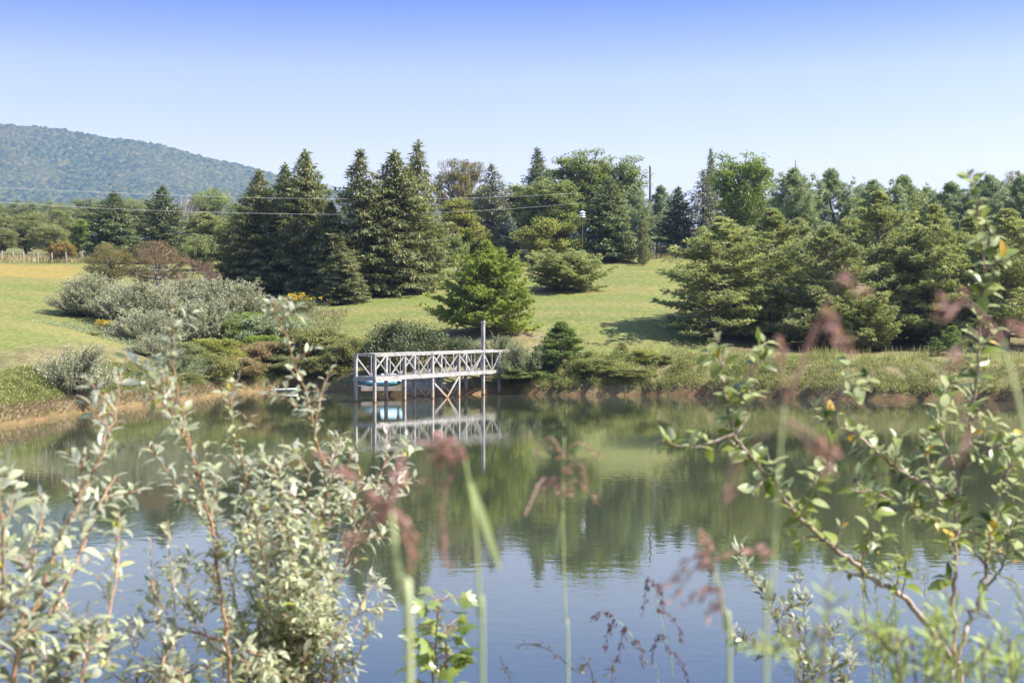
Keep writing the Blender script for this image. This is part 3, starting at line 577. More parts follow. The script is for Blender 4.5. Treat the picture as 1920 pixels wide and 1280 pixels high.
G1 = 'broadleaf trees of the far wood on the left'
T = [
 # far wood, upper left
 ('broadleaf_tree', 'pale green tree at the far left end of the distant wood ridge', 'tree', 'round', -12, 380, 300, 95, 'leafhaze', G1),
 ('broadleaf_tree', 'hazy tree on the distant wood ridge above the pair of leftmost fence posts', 'tree', 'oak', 45, 376, 305, 85, 'leafhaze', G1),
 ('broadleaf_tree', 'broad hazy tree on the distant wood ridge above the orange tan tree', 'tree', 'round', 105, 377, 300, 90, 'leafhaze', G1),
 ('broadleaf_tree', 'hazy ridge tree whose top shows just left of the blue green spruce', 'tree', 'oak', 160, 372, 308, 80, 'leafhaze', G1),
 ('broadleaf_tree', 'ridge tree whose crown shows in the gap between the two left spruces', 'tree', 'round', 252, 371, 300, 85, 'leafhaze', G1),
 ('broadleaf_tree', 'dull green tree at the front left corner of the far wood', 'tree', 'oak', 8, 402, 225, 75, 'leafdull', G1),
 ('broadleaf_tree', 'rounded light green tree standing behind the leftmost fence posts', 'tree', 'round', 62, 398, 212, 80, 'leafhaze', G1),
 ('broadleaf_tree', 'dark dull tree in the far wood just behind the orange tan tree', 'tree', 'oak', 108, 392, 222, 85, 'leafdull', G1),
 ('broadleaf_tree', 'low dull tree at the left picture edge behind the field fence', 'tree', 'round', -8, 425, 184, 78, 'leafdull', G1),
 ('broadleaf_tree', 'low light green tree behind the second and third field fence posts', 'tree', 'oak', 50, 412, 188, 78, 'leafhaze', G1),
 ('broadleaf_tree', 'low dark green tree behind the fence just left of the orange tan tree', 'tree', 'round', 92, 420, 183, 72, 'leafdull', G1),
 ('broadleaf_tree', 'low tree in the gap between orange tan tree and blue green spruce', 'tree', 'oak', 140, 415, 190, 75, 'leafhaze', G1),
 ('broadleaf_tree', 'small bright green slim tree between orange tan tree and blue green spruce', 'tree', 'slim', 153, 410, 176, 36, 'leafbright', None),
 ('small_tree', 'small orange tan tree standing at the left wire fence', 'tree', 'bush', 116, 452, 161, 52, 'orange', None),
 ('spruce_tree', 'broad blue green spruce on the left, paler than its darker neighbour', 'tree', 'fir', 212, 360, 166, 112, 'fir', 'pair of left spruces'),
 ('spruce_tree', 'dark pointed green spruce standing alone above the rusty dogwood', 'tree', 'fir2', 304, 350, 158, 98, 'darkspruce', 'pair of left spruces'),
 ('dead_tree', 'leafless pinkish grey tree behind the dark left spruce', 'tree', 'deadtree', 348, 358, 232, 62, 'dead', None, 'barkpale'),
 ('broadleaf_tree', 'green tree in front of the mountain, left of the tall dark spruces', 'tree', 'round', 395, 354, 238, 100, 'leaf', None),
 ('pine_tree', 'pale soft green pine below the round tree left of the tall spruces', 'tree', 'whiteA', 388, 398, 172, 125, 'palepine', None),
 ('shrub', 'dark grey green bush between the plum dogwood and pale pine', 'shrub', 'bush', 378, 443, 142, 78, 'leafdull', None),
 ('shrub', 'light green willowy bush at the left foot of the tall spruces', 'shrub', 'willow', 424, 478, 123, 60, 'weed', None),
 ('dogwood_tree', 'olive tan layered dogwood leftmost of the three dogwoods', 'tree', 'dogwood', 205, 456, 120, 96, 'tan', 'dogwoods behind the silver shrubs'),
 ('dogwood_tree', 'rusty brown dogwood, largest of the three dogwoods', 'tree', 'dogwood', 292, 451, 118, 118, 'rust', 'dogwoods behind the silver shrubs', 'barkpale'),
 ('dogwood_tree', 'small plum coloured dogwood with pale bare branches', 'tree', 'dogthin', 374, 486, 114, 82, 'plum', 'dogwoods behind the silver shrubs', 'barkpale'),
 # silver thicket
 ('olive_shrub', 'silver shrub at the left tip of the thicket casting shade on the meadow', 'shrub', 'olive', 168, 512, 101, 130, 'silver', 'silver shrubs of the left thicket'),
 ('olive_shrub', 'silver shrub below the rusty dogwood in the left thicket', 'shrub', 'oliveB', 265, 524, 99, 150, 'silver', 'silver shrubs of the left thicket'),
 ('olive_shrub', 'silver shrub directly below the plum dogwood', 'shrub', 'olive', 345, 520, 105, 140, 'silver', 'silver shrubs of the left thicket'),
 ('olive_shrub', 'rounded silver shrub at the right end of the thicket beside the spruces', 'shrub', 'oliveB', 432, 520, 103, 140, 'silver', 'silver shrubs of the left thicket'),
 ('olive_shrub', 'silver shrub in the middle of the thicket, in front of the rounded one', 'shrub', 'olive', 385, 556, 94, 140, 'silver', 'silver shrubs of the left thicket'),
 ('olive_shrub', 'silver shrub over the shaded hollow, behind the lower small goldenrod patch', 'shrub', 'oliveB', 272, 578, 89, 130, 'silver', 'silver shrubs of the left thicket'),
 ('olive_shrub', 'lowest silver shrub of the thicket, nearest the pond', 'shrub', 'olive', 290, 628, 79, 95, 'silver', 'silver shrubs of the left thicket'),
 ('olive_shrub', 'small airy silver shrub alone on the left bank', 'shrub', 'oliveS', 134, 640, 59.5, 150, 'silver', None),
 ('shrub', 'bright green leafy bush in the middle of the left thicket', 'shrub', 'bushB', 455, 585, 94, 110, 'leafbright', 'green bushes of the left thicket'),
 ('shrub', 'yellow green bush low in the left thicket near the water', 'shrub', 'bushB', 400, 634, 84.5, 120, 'leafyellow', 'green bushes of the left thicket'),
 ('shrub', 'grey green bush above the reddish shore bush', 'shrub', 'bush', 505, 588, 92, 120, 'greygreen', 'green bushes of the left thicket'),
 ('shrub', 'reddish brown bush overhanging the shore left of the pale log', 'shrub', 'bushB', 492, 640, 87, 120, 'reddish', 'brown bushes along the left shore'),
 ('shrub', 'brown and green bush on the shore left of the dock', 'shrub', 'bush', 588, 612, 87.5, 140, 'mixbrown', 'brown bushes along the left shore'),
 ('shrub', 'small brown green bush touching the left end of the dock', 'shrub', 'bushB', 652, 632, 85, 90, 'mixbrown', 'brown bushes along the left shore'),
 ('shrub', 'dull green bush below the silver shrub, left of yellow green bush', 'shrub', 'bushB', 345, 640, 82, 90, 'leafdull', 'green bushes of the left thicket'),
 ('shrub', 'grey green bush at the lawn corner below the pink grass', 'shrub', 'bush', 552, 600, 95, 95, 'greygreen', 'green bushes of the left thicket'),
 ('shrub', 'low weedy bush on the left bank right of the small airy shrub', 'shrub', 'weeds', 330, 695, 73, 110, 'weed', 'weed clumps along the left shore'),
 ('shrub', 'green weed clump at the corner of the left shore', 'shrub', 'weeds', 240, 712, 66.5, 110, 'weed', 'weed clumps along the left shore'),
 ('shrub', 'reddish low bush at the water below the yellow green bush', 'shrub', 'weeds', 440, 698, 83, 80, 'reddish', 'weed clumps along the left shore'),
 ('goldenrod_plant', 'yellow flowering goldenrod at the foot of the tall spruces', 'plant', 'goldenrod', 562, 548, 106, 62, 'weed', 'yellow goldenrod patches'),
 ('goldenrod_plant', 'goldenrod with yellow flowers below the silver shrub on the meadow edge', 'plant', 'goldenrod', 198, 597, 91, 52, 'weed', 'yellow goldenrod patches'),
 ('goldenrod_plant', 'low small goldenrod at the meadow edge, lowest of the yellow patches', 'plant', 'goldenrod', 170, 622, 83, 50, 'weed', 'yellow goldenrod patches'),
 ('shrub', 'tall reddish green bush at the water between the two weed clumps', 'shrub', 'bush', 398, 662, 78.5, 90, 'mixbrown', 'brown bushes along the left shore'),
 ('shrub', 'rust tinged bush at the water, left of the reddish brown bush', 'shrub', 'bush', 452, 668, 82.8, 95, 'reddish', 'brown bushes along the left shore'),
 ('shrub', 'grey green bush at the water below the lowest silver shrub', 'shrub', 'oliveS', 335, 662, 75, 105, 'greygreen', 'green bushes of the left thicket'),
 ('shrub', 'dark green bush at the water behind the pale log', 'shrub', 'bush', 535, 664, 85.6, 95, 'leafdull', 'brown bushes along the left shore'),
 ('shrub', 'brown bush at the water between the pale log and the dock', 'shrub', 'bushB', 610, 668, 84.6, 95, 'mixbrown', 'brown bushes along the left shore'),
 ('shrub', 'bright green vine covered bush in front of the grey green lawn corner bush', 'shrub', 'bushB', 500, 628, 89.5, 100, 'leafbright', 'green bushes of the left thicket'),
 # tall spruces
 ('spruce_tree', 'short drooping spruce at the left edge of the tall spruce grove', 'tree', 'spruceB', 452, 388, 125, 112, 'spruce', 'tall dark spruces beside the lawn'),
 ('spruce_tree', 'pointed spruce left of the twin topped pair in the grove', 'tree', 'spruceA', 487, 322, 122, 132, 'spruce', 'tall dark spruces beside the lawn'),
 ('spruce_tree', 'spruce half hidden left of the tallest left spruce', 'tree', 'spruceB', 532, 310, 127, 117, 'spruce', 'tall dark spruces beside the lawn'),
 ('spruce_tree', 'tall full spruce just left of the sky gap in the grove', 'tree', 'spruceA', 573, 286, 121, 156, 'spruce', 'tall dark spruces beside the lawn'),
 ('spruce_tree', 'lower dark spruce filling the gap in the middle of the grove', 'tree', 'spruceB', 618, 380, 118, 123, 'spruce', 'tall dark spruces beside the lawn'),
 ('spruce_tree', 'spiky open spruce just right of the sky gap', 'tree', 'spruceC', 677, 283, 117, 143, 'spruce', 'tall dark spruces beside the lawn'),
 ('spruce_tree', 'widest spruce of the grove, its skirt on the lawn', 'tree', 'spruceA', 738, 287, 119, 184, 'spruce', 'tall dark spruces beside the lawn'),
 ('spruce_tree', 'slender tallest spruce at the right end of the grove', 'tree', 'spruceC', 782, 266, 129, 125, 'spruce', 'tall dark spruces beside the lawn'),
 ('spruce_tree', 'small spruce in shade at the grove foot beside the goldenrod', 'tree', 'spruceB', 640, 455, 112, 95, 'spruce', 'tall dark spruces beside the lawn'),
 # middle trees
 ('oak_tree', 'thin browning oak showing sky through its crown', 'tree', 'oakthin', 864, 296, 166, 118, 'oakbrown', None, 'barkpale'),
 ('broadleaf_tree', 'yellow green tree in front of the browning oak', 'tree', 'slim', 856, 371, 146, 82, 'leafyellow', None),
 ('shrub', 'dark green bush under the yellow green tree', 'shrub', 'bush', 838, 435, 143, 76, 'leaf', None),
 ('shrub', 'dull olive bush right of the dark bush behind the leafy lone pine', 'shrub', 'bush', 898, 430, 146, 70, 'leafyellow', None),
 ('spruce_tree', 'thin greyish dying spruce right of the browning oak', 'tree', 'sparse', 926, 308, 154, 125, 'greyspruce', None),
 ('broadleaf_tree', 'dull green tree filling the gap behind the dying grey spruce', 'tree', 'slim', 905, 352, 162, 95, 'leafdull', None),
 ('broadleaf_tree', 'low green tree between the dying grey spruce and the tall dark spruce', 'tree', 'slim', 966, 345, 163, 80, 'leaf', None),
 ('spruce_tree', 'tall dark spruce between dying spruce and poplars', 'tree', 'spruceC', 1008, 279, 168, 100, 'darkspruce', None),
 ('poplar_tree', 'lower poplar in front of the dark central spruce', 'tree', 'poplar', 1030, 335, 152, 118, 'leaf', 'green poplars behind the fir'),
 ('poplar_tree', 'tall airy poplar, middle of the three poplars', 'tree', 'poplar', 1086, 283, 162, 125, 'leaf', 'green poplars behind the fir'),
 ('poplar_tree', 'poplar rising behind the broad fir', 'tree', 'poplar', 1148, 293, 164, 125, 'leaf', 'green poplars behind the fir'),
 ('shrub', 'large round yellow green bush left of the bird house', 'shrub', 'bush', 1034, 409, 143, 118, 'leafyellow', None),
 ('spruce_tree', 'small pale blue spruce left of the round yellow green bush', 'tree', 'fir2', 952, 400, 145, 58, 'bluespruce', None),
 ('fir_tree', 'broad dense fir at the top of the lawn right of the bird house', 'tree', 'fir', 1141, 335, 144, 112, 'fir', None),
 ('white_pine_tree', 'soft pale pine directly right of the broad fir', 'tree', 'whiteA', 1192, 348, 154, 72, 'whitepine', 'white pines at the top of the lawn'),
 ('white_pine_tree', 'soft pale pine in front of the utility pole', 'tree', 'whiteB', 1232, 348, 157, 70, 'whitepine', 'white pines at the top of the lawn'),
 ('scrub_pine_tree', 'thin scraggly young pine at the lawn top left of the fence post', 'tree', 'youngpine', 1207, 398, 141, 32, 'palepine', None),
 ('shrub', 'tiny dark clipped evergreen under the scraggly young pine', 'shrub', 'juniper', 1206, 458, 139, 16, 'darkspruce', None),
 ('spruce_tree', 'dark blue shaded spruce behind the right wire fence', 'tree', 'fir2', 1272, 352, 150, 78, 'darkspruce', None),
 ('spruce_tree', 'sparse grey spruce right of the dark shaded spruce', 'tree', 'sparse', 1318, 320, 149, 95, 'greyspruce', None),
 ('spruce_tree', 'narrow pointed spruce tip above the sparse grey spruce', 'tree', 'spruceC', 1333, 280, 168, 55, 'fir', None),
 ('broadleaf_tree', 'bright green large leaved tree above the feathery green cypress', 'tree', 'poplar', 1396, 286, 160, 125, 'leafbright', None),
 ('cypress_tree', 'feathery vivid green cypress below the bright broadleaf tree', 'tree', 'cypress', 1395, 338, 132, 95, 'cypress', None),
 # right back row
 ('white_pine_tree', 'blue green pine with a thin bare tip, leftmost of the right back row', 'tree', 'whiteA', 1492, 316, 141, 118, 'whitepine', 'blue green pines of the right back row'),
 ('white_pine_tree', 'blue green pine second in the right back row, beside the tip bearing one', 'tree', 'whiteB', 1564, 318, 143, 113, 'whitepine', 'blue green pines of the right back row'),
 ('white_pine_tree', 'low blue green pine in the middle of the right back row', 'tree', 'whiteA', 1640, 338, 147, 113, 'whitepine', 'blue green pines of the right back row'),
 ('white_pine_tree', 'blue green pine right of the low one in the right back row', 'tree', 'whiteB', 1696, 330, 145, 116, 'whitepine', 'blue green pines of the right back row'),
 ('white_pine_tree', 'pointed blue green pine just left of the tall foreground shoot', 'tree', 'whiteB', 1772, 342, 143, 113, 'whitepine', 'blue green pines of the right back row'),
 ('white_pine_tree', 'blue green pine just right of the tall foreground shoot', 'tree', 'whiteA', 1856, 328, 142, 118, 'whitepine', 'blue green pines of the right back row'),
 ('white_pine_tree', 'blue green pine cut by the right picture edge', 'tree', 'whiteB', 1925, 330, 138, 118, 'whitepine', 'blue green pines of the right back row'),
 ('oak_tree', 'yellowing oak top behind the pine at the right picture edge', 'tree', 'oak', 1908, 322, 172, 70, 'oakbrown', None),
 # right scrub pines
 ('pine_tree', 'wide scrub pine at the left end of the right grove, limbs over the lawn', 'tree', 'pineA', 1345, 408, 94, 263, 'pine', 'scrub pines of the right grove'),
 ('pine_tree', 'scrub pine second from the lawn in the right grove', 'tree', 'pineB', 1445, 392, 97, 224, 'pine', 'scrub pines of the right grove'),
 ('pine_tree', 'lower paler scrub pine with pale trunk in the middle of the grove', 'tree', 'pineC', 1545, 425, 92, 212, 'palepine', 'scrub pines of the right grove'),
 ('pine_tree', 'tall yellowish topped scrub pine right of the pale trunked pine', 'tree', 'pineA', 1648, 360, 98, 224, 'pine', 'scrub pines of the right grove'),
 ('pine_tree', 'scrub pine behind the purple grass at right, left of the tall shoot', 'tree', 'pineB', 1750, 385, 95, 224, 'pine', 'scrub pines of the right grove'),
 ('pine_tree', 'scrub pine at the right picture edge, darkest underneath', 'tree', 'pineC', 1885, 392, 94, 240, 'pine', 'scrub pines of the right grove'),
 ('pine_tree', 'low shaded scrub pine at the front of the right grove', 'tree', 'pinewide', 1610, 535, 91.5, 150, 'pine', 'scrub pines of the right grove'),
 ('pine_tree', 'scrub pine whose crown fills the space behind the first two of the grove', 'tree', 'pineC', 1400, 425, 101, 190, 'pine', 'scrub pines of the right grove'),
 ('pine_tree', 'scrub pine behind the pale trunked pine, its rounded top just showing', 'tree', 'pineB', 1500, 410, 102, 190, 'palepine', 'scrub pines of the right grove'),
 ('pine_tree', 'scrub pine filling the middle of the grove behind the drooping pink spikes', 'tree', 'pineC', 1595, 412, 102, 185, 'pine', 'scrub pines of the right grove'),
 ('pine_tree', 'scrub pine between the tall yellowish one and the tall apple shoot', 'tree', 'pineA', 1705, 402, 103, 190, 'pine', 'scrub pines of the right grove'),
 ('pine_tree', 'scrub pine directly behind the tall apple shoot', 'tree', 'pineA', 1822, 405, 101, 200, 'pine', 'scrub pines of the right grove'),
 ('white_pine_tree', 'small blue green pine filling the dip between the second and low back pines', 'tree', 'whiteB', 1605, 350, 150, 90, 'whitepine', 'blue green pines of the right back row'),
 ('white_pine_tree', 'small blue green pine behind the pointed back pine, left of the tall shoot', 'tree', 'whiteA', 1738, 352, 151, 95, 'whitepine', 'blue green pines of the right back row'),
 ('white_pine_tree', 'small blue green pine between the bright broadleaf tree and the tip bearing pine', 'tree', 'whiteB', 1448, 372, 146, 80, 'whitepine', 'blue green pines of the right back row'),
 # lawn pines and bank
 ('pine_tree', 'bright green bushy lone pine on the lawn behind the dock', 'tree', 'pinebush', 910, 452, 92.5, 195, 'pinebright', None),
 ('pine_tree', 'low wide dark pine on the lawn right of the bushy lone pine', 'tree', 'pinewide', 1062, 462, 118, 150, 'pine', None),
 ('pine_tree', 'young pine on the bank at the right end of the dock', 'tree', 'youngpine', 1052, 603, 80.8, 108, 'young', None),
 ('shrub', 'dark glossy bush behind the dock railing', 'shrub', 'bigleaf', 762, 600, 81.5, 160, 'darkleaf', None),
 ('shrub', 'dark green bush behind the dock, left of the tall post', 'shrub', 'bigleaf', 846, 628, 82.5, 95, 'darkleaf', None),
 ('shrub', 'low brown green bush left of the dark glossy bush', 'shrub', 'bushB', 704, 640, 82.5, 75, 'mixbrown', None),
 ('olive_shrub', 'silver shrub behind the tall dock post', 'shrub', 'oliveS', 925, 625, 83, 110, 'greygreen', 'silver shrubs at the dock'),
 ('olive_shrub', 'silver shrub growing over the right end of the dock railing', 'shrub', 'oliveS', 985, 640, 80, 100, 'greygreen', 'silver shrubs at the dock'),
 ('shrub', 'dark green bush hanging over the water under the silver dock shrub', 'shrub', 'bushB', 985, 690, 79.6, 105, 'leaf', None),
 ('juniper_tree', 'small pale green pointed juniper on the right bank', 'tree', 'juniper', 1166, 642, 84, 44, 'weed', None),
 ('shrub', 'yellow green sapling bush right of the small juniper', 'shrub', 'bushB', 1206, 655, 81, 66, 'leafyellow', 'bushes on the right bank'),
 ('shrub', 'slim yellow green bush, second right of the small juniper', 'shrub', 'bushB', 1242, 664, 80, 48, 'weed', 'bushes on the right bank'),
 ('shrub', 'green weedy bush between the young pine and the juniper', 'shrub', 'bushB', 1112, 672, 79, 90, 'weed', 'bushes on the right bank'),
 ('shrub', 'low light green bush over the waterline below the juniper', 'shrub', 'bushB', 1175, 690, 78.4, 95, 'weed', 'bushes on the right bank'),
 ('pine_sapling', 'pine seedling on the right bank, smaller of two', 'tree', 'baby', 1752, 632, 82, 36, 'young', 'pine seedlings on the right bank'),
 ('pine_sapling', 'pine seedling on the right bank, taller of two', 'tree', 'baby', 1786, 610, 82.5, 62, 'young', 'pine seedlings on the right bank'),
]
made = []
for r in T:
    name, label, cat, kind, px, top, Y, wpx, mat, grp = r[:10]
    made.append((plant(name, label, cat, kind, px, top, Y, wpx, mat, grp, r[10] if len(r) > 10 else ('barkpine' if 'pine' in kind else 'bark')), r))
for o, r in made:
    if 'tip bearing' not in r[1] and 'thin bare tip' in r[1]:
        b = MB(); hh = PROT['whiteA']['h']; b.tube([[0, 0, hh * .8], [.02, 0, hh], [.05, 0, hh * 1.09]], [.05, .035, .02], 5); b.build('leader', M['bark'], o)
# goldenrod blossom heads
for o, r in made:
    if r[3] == 'goldenrod':
        g = rng(int(r[4])); b = MB(); n = 420
        c = np.c_[g.normal(size=(26, 2)) * .5, g.uniform(1.35, 1.85, 26)]
        P = c[g.integers(0, 26, n)] + g.normal(size=(n, 3)) * [.09, .09, .06]
        b.kites(P, runit(g, n), runit(g, n), .1, .07, g.random(n)); b.build('blossom', M['yflower'], o)

# ------------------------------------------------------------------ bank grasses (uncountable)
def blades(name, pts, Lr, Wd, mat, seed, lean=.35, per=1):
    g = rng(seed); n = len(pts); b = MB()
    D = nrm(np.c_[g.normal(size=(n, 2)) * lean, np.ones(n)]); a = g.random(n) * 6.28
    N = np.c_[np.cos(a), np.sin(a), np.zeros(n)]
    L = g.uniform(*Lr, n)
    # two joined kites would be costly; a blade is one long kite bent by its fold
    b.kites(pts, D, N, L, Wd * g.uniform(.7, 1.3, n), np.clip(g.normal(.5, .25, n), 0, 1), fold=.8, mid=.5)
    return tag(b.build(name, M[mat]), kind='stuff')
def scatter(seed, n, x0, x1, y0, y1, cond):
    g = rng(seed); x = g.uniform(x0, x1, n); y = g.uniform(y0, y1, n); d = shore_d(x, y); k = cond(x, y, d, g)
    x, y, d = x[k], y[k], d[k]; return np.c_[x, y, height(x, y, d) - .02]
def patchy(x, y, s, p): return (np.sin(x * s + 1.3 * np.sin(y * s * .7 + p)) + np.sin(y * s * 1.3 + p * 2 + np.sin(x * s * .6))) * .5
def shore_pts(seed, n, x0, x1, y0, d0, d1, cond=None):
    """points in the strip between d0 and d1 metres from the water's edge"""
    g = rng(seed); A, Bq = SH, SHB; L = np.linalg.norm(Bq - A, axis=1); ok = (A[:, 0] > x0) & (A[:, 0] < x1) & (A[:, 1] > y0)
    p = L * ok; p = p / p.sum(); k = g.choice(len(A), n, p=p); t = g.random(n)[:, None]; e = nrm(Bq - A)
    P = A[k] * (1 - t) + Bq[k] * t + np.stack([e[k, 1], -e[k, 0]], 1) * OUT * (d0 + (d1 - d0) * g.random(n))[:, None]
    d = shore_d(P[:, 0], P[:, 1]); m = (d > d0 * .5) & (d < d1 * 1.3)
    if cond is not None: m &= cond(P[:, 0], P[:, 1], d, g)
    P, d = P[m], d[m]; return np.c_[P, height(P[:, 0], P[:, 1], d) - .02]
_a = .5 * np.sum(SH[:, 0] * SHB[:, 1] - SHB[:, 0] * SH[:, 1]); OUT = 1. if _a > 0 else -1.
blades('bank_grass', shore_pts(1, 60000, 1, 36, 55, .3, 7.5, lambda x, y, d, g: patchy(x, y, 1.4, 2) > -.75), (.12, .34), .03, 'grass', 1, lean=.5)
blades('tall_bank_grass', shore_pts(2, 5000, 3, 36, 55, 6.2, 9.5, lambda x, y, d, g: patchy(x, y, 1.1, 4) > .0), (.4, .95), .028, 'grass', 2, lean=.14)
blades('overhanging_grass', shore_pts(3, 9000, 1, 36, 55, .15, .7, lambda x, y, d, g: patchy(x, y, .8, 3) > -.5), (.15, .4), .03, 'grass', 3, lean=1.1)
blades('left_bank_grass', shore_pts(4, 36000, -26, -13, 46, .3, 3.2), (.1, .3), .03, 'weed', 4, lean=.6)
blades('dry_shore_grass', shore_pts(5, 16000, -26, -11, 40, .03, .4), (.12, .32), .028, 'brownroot', 5, lean=1.1)
def leafcloud(name, pts, hmax, leaf, mat, seed):
    g = rng(seed); n = len(pts); b = MB(); P = pts + np.c_[np.zeros((n, 2)), hmax * g.random(n) ** 1.3 * (.5 + .5 * np.clip(patchy(pts[:, 0], pts[:, 1], 2.2, seed), -1, 1))]
    b.kites(P, nrm(runit(g, n) + [0, 0, .5]), nrm(runit(g, n) * .7 + [0, 0, .8]), leaf * g.uniform(.6, 1.3, n), leaf * .5, np.clip(g.normal(.5, .25, n), 0, 1)); return tag(b.build(name, M[mat]), kind='stuff')
leafcloud('bank_weeds', np.vstack([shore_pts(11, 26000, 1.5, 13, 60, .3, 4.5), shore_pts(12, 9000, 13, 34, 50, .3, 3, lambda x, y, d, g: patchy(x, y, .9, 6) > .25)]), .85, .1, 'weed', 11)
leafcloud('left_bank_weeds', shore_pts(13, 34000, -25, -14, 48, .3, 2.6), .6, .09, 'weed', 12)
leafcloud('ravine_undergrowth', scatter(14, 60000, -20, -8, 66, 112, lambda x, y, d, g: (d > .3) & (x > -18.5 + (y - 70) * .02) & (x < np.where(y < 92, -9.6, np.maximum(-11 - (y - 92) * .45, -15.2)) + g.normal(size=len(x)) * .35)), .7, .12, 'leafdull', 13)
leafcloud('thicket_undergrowth', scatter(15, 40000, -34, -14, 82, 112, lambda x, y, d, g: (d > .3) & (x > -28 - (y - 88) * .1 + g.normal(size=len(x)) * .6)), .5, .12, 'greygreen', 14)
blades('dry_fence_grass', scatter(6, 9000, -70, -38, 156, 172, lambda x, y, d, g: y > 157.5), (.4, .9), .06, 'drygrass', 6, lean=.2)
blades('pink_grass', scatter(7, 3500, -17, -8, 96, 106, lambda x, y, d, g: (np.abs(x + 13.5 + (y - 101) * .05) < 1.6)), (.15, .45), .04, 'pinkgrass', 7, lean=.4)
blades('dry_hilltop_grass', scatter(8, 5000, -4, 24, 145.5, 152, lambda x, y, d, g: patchy(x, y, .8, 1) > -.4), (.3, .7), .05, 'drygrass', 8, lean=.25)
blades('red_hilltop_grass', scatter(9, 2500, -3, 5, 147, 150, lambda x, y, d, g: x < 5), (.5, 1.1), .05, 'pinkgrass', 9, lean=.2)

# ------------------------------------------------------------------ dock
def m_wood():
    m = newmat('weathered_wood'); n = NT(m)
    oc = n.n('ShaderNodeTexCoord').outputs['Object']
    nz = n.n('ShaderNodeTexNoise', i={'Vector': oc, 'Scale': 3., 'Detail': 6.}).outputs[0]
    fi = n.n('ShaderNodeTexNoise', i={'Vector': n.n('ShaderNodeMapping', i={'Vector': oc, 'Scale': (1, 1, .12)}).outputs[0], 'Scale': 30., 'Detail': 4.}).outputs[0]
    at = n.n('ShaderNodeAttribute', attribute_name='tint').outputs['Fac']
    col = n.ramp(nz, [(.3, (.20, .187, .175)), (.7, (.37, .348, .328))])
    v = n.n('ShaderNodeMapRange', i={0: fi, 1: .25, 2: .75, 3: .7, 4: 1.2}).outputs[0]
    v = n.n('ShaderNodeMath', operation='MULTIPLY', i={0: v, 1: n.n('ShaderNodeMapRange', i={0: at, 3: .8, 4: 1.2}).outputs[0]}).outputs[0]
    col = n.n('ShaderNodeHueSaturation', i={'Value': v, 'Color': col}).outputs[0]
    z = n.n('ShaderNodeSeparateXYZ', i={0: oc}).outputs[2]
    st = n.n('ShaderNodeMapRange', i={0: z, 1: .55, 2: .12, 3: 0., 4: .75}).outputs[0]
    col = n.mix(st, col, (.34, .2, .105))
    st2 = n.n('ShaderNodeMapRange', i={0: z, 1: .07, 2: .03, 3: 0., 4: .8}).outputs[0]
    col = n.mix(st2, col, (.09, .06, .04))
    n.out(n.n('ShaderNodeBsdfPrincipled', i={'Base Color': col, 'Roughness': .8, 'Specular IOR Level': .2}).outputs[0]); return m
M['wood'] = m_wood()
u = np.array([.487, .873, 0]); u = u / np.linalg.norm(u); vv = np.array([-u[1], u[0], 0]); UP = np.array([0, 0, 1.])
P0 = np.array([-6.65, 68.9, 0])
def dk(s, w, z): return P0 + u * s + vv * w + UP * (z + .010 * s)
dock = thing('dock', 'weathered grey wooden dock with cross braced railings over the pond', 'dock')
g = rng(77); BAY = 2.6; WD = 1.12; ZD, ZR = 1.25, 2.27; LEN = 12.25
def part(nm, b, parent=dock, mat='wood'): return b.build(nm, M[mat], parent)
b = MB()
for i in range(int(LEN / .145)):
    s = .04 + i * .145; b.beam(dk(s, -.06, ZD - .03 + g.normal() * .003), dk(s, WD + .06, ZD - .03 + g.normal() * .003), .135, .035, tint=g.random())
part('deck', b)
b = MB(); b.beam(dk(-.05, -.09, ZD - .135), dk(LEN, -.09, ZD - .135), .045, .17, tint=.8); part('fascia_board', b)
b = MB(); b.beam(dk(-.05, WD + .09, ZD - .135), dk(LEN, WD + .09, ZD - .135), .045, .17, tint=.5); part('fascia_board', b)
b = MB(); b.beam(dk(-.075, -.11, ZD - .135), dk(-.075, WD + .11, ZD - .135), .045, .17, tint=.5); part('end_board', b)
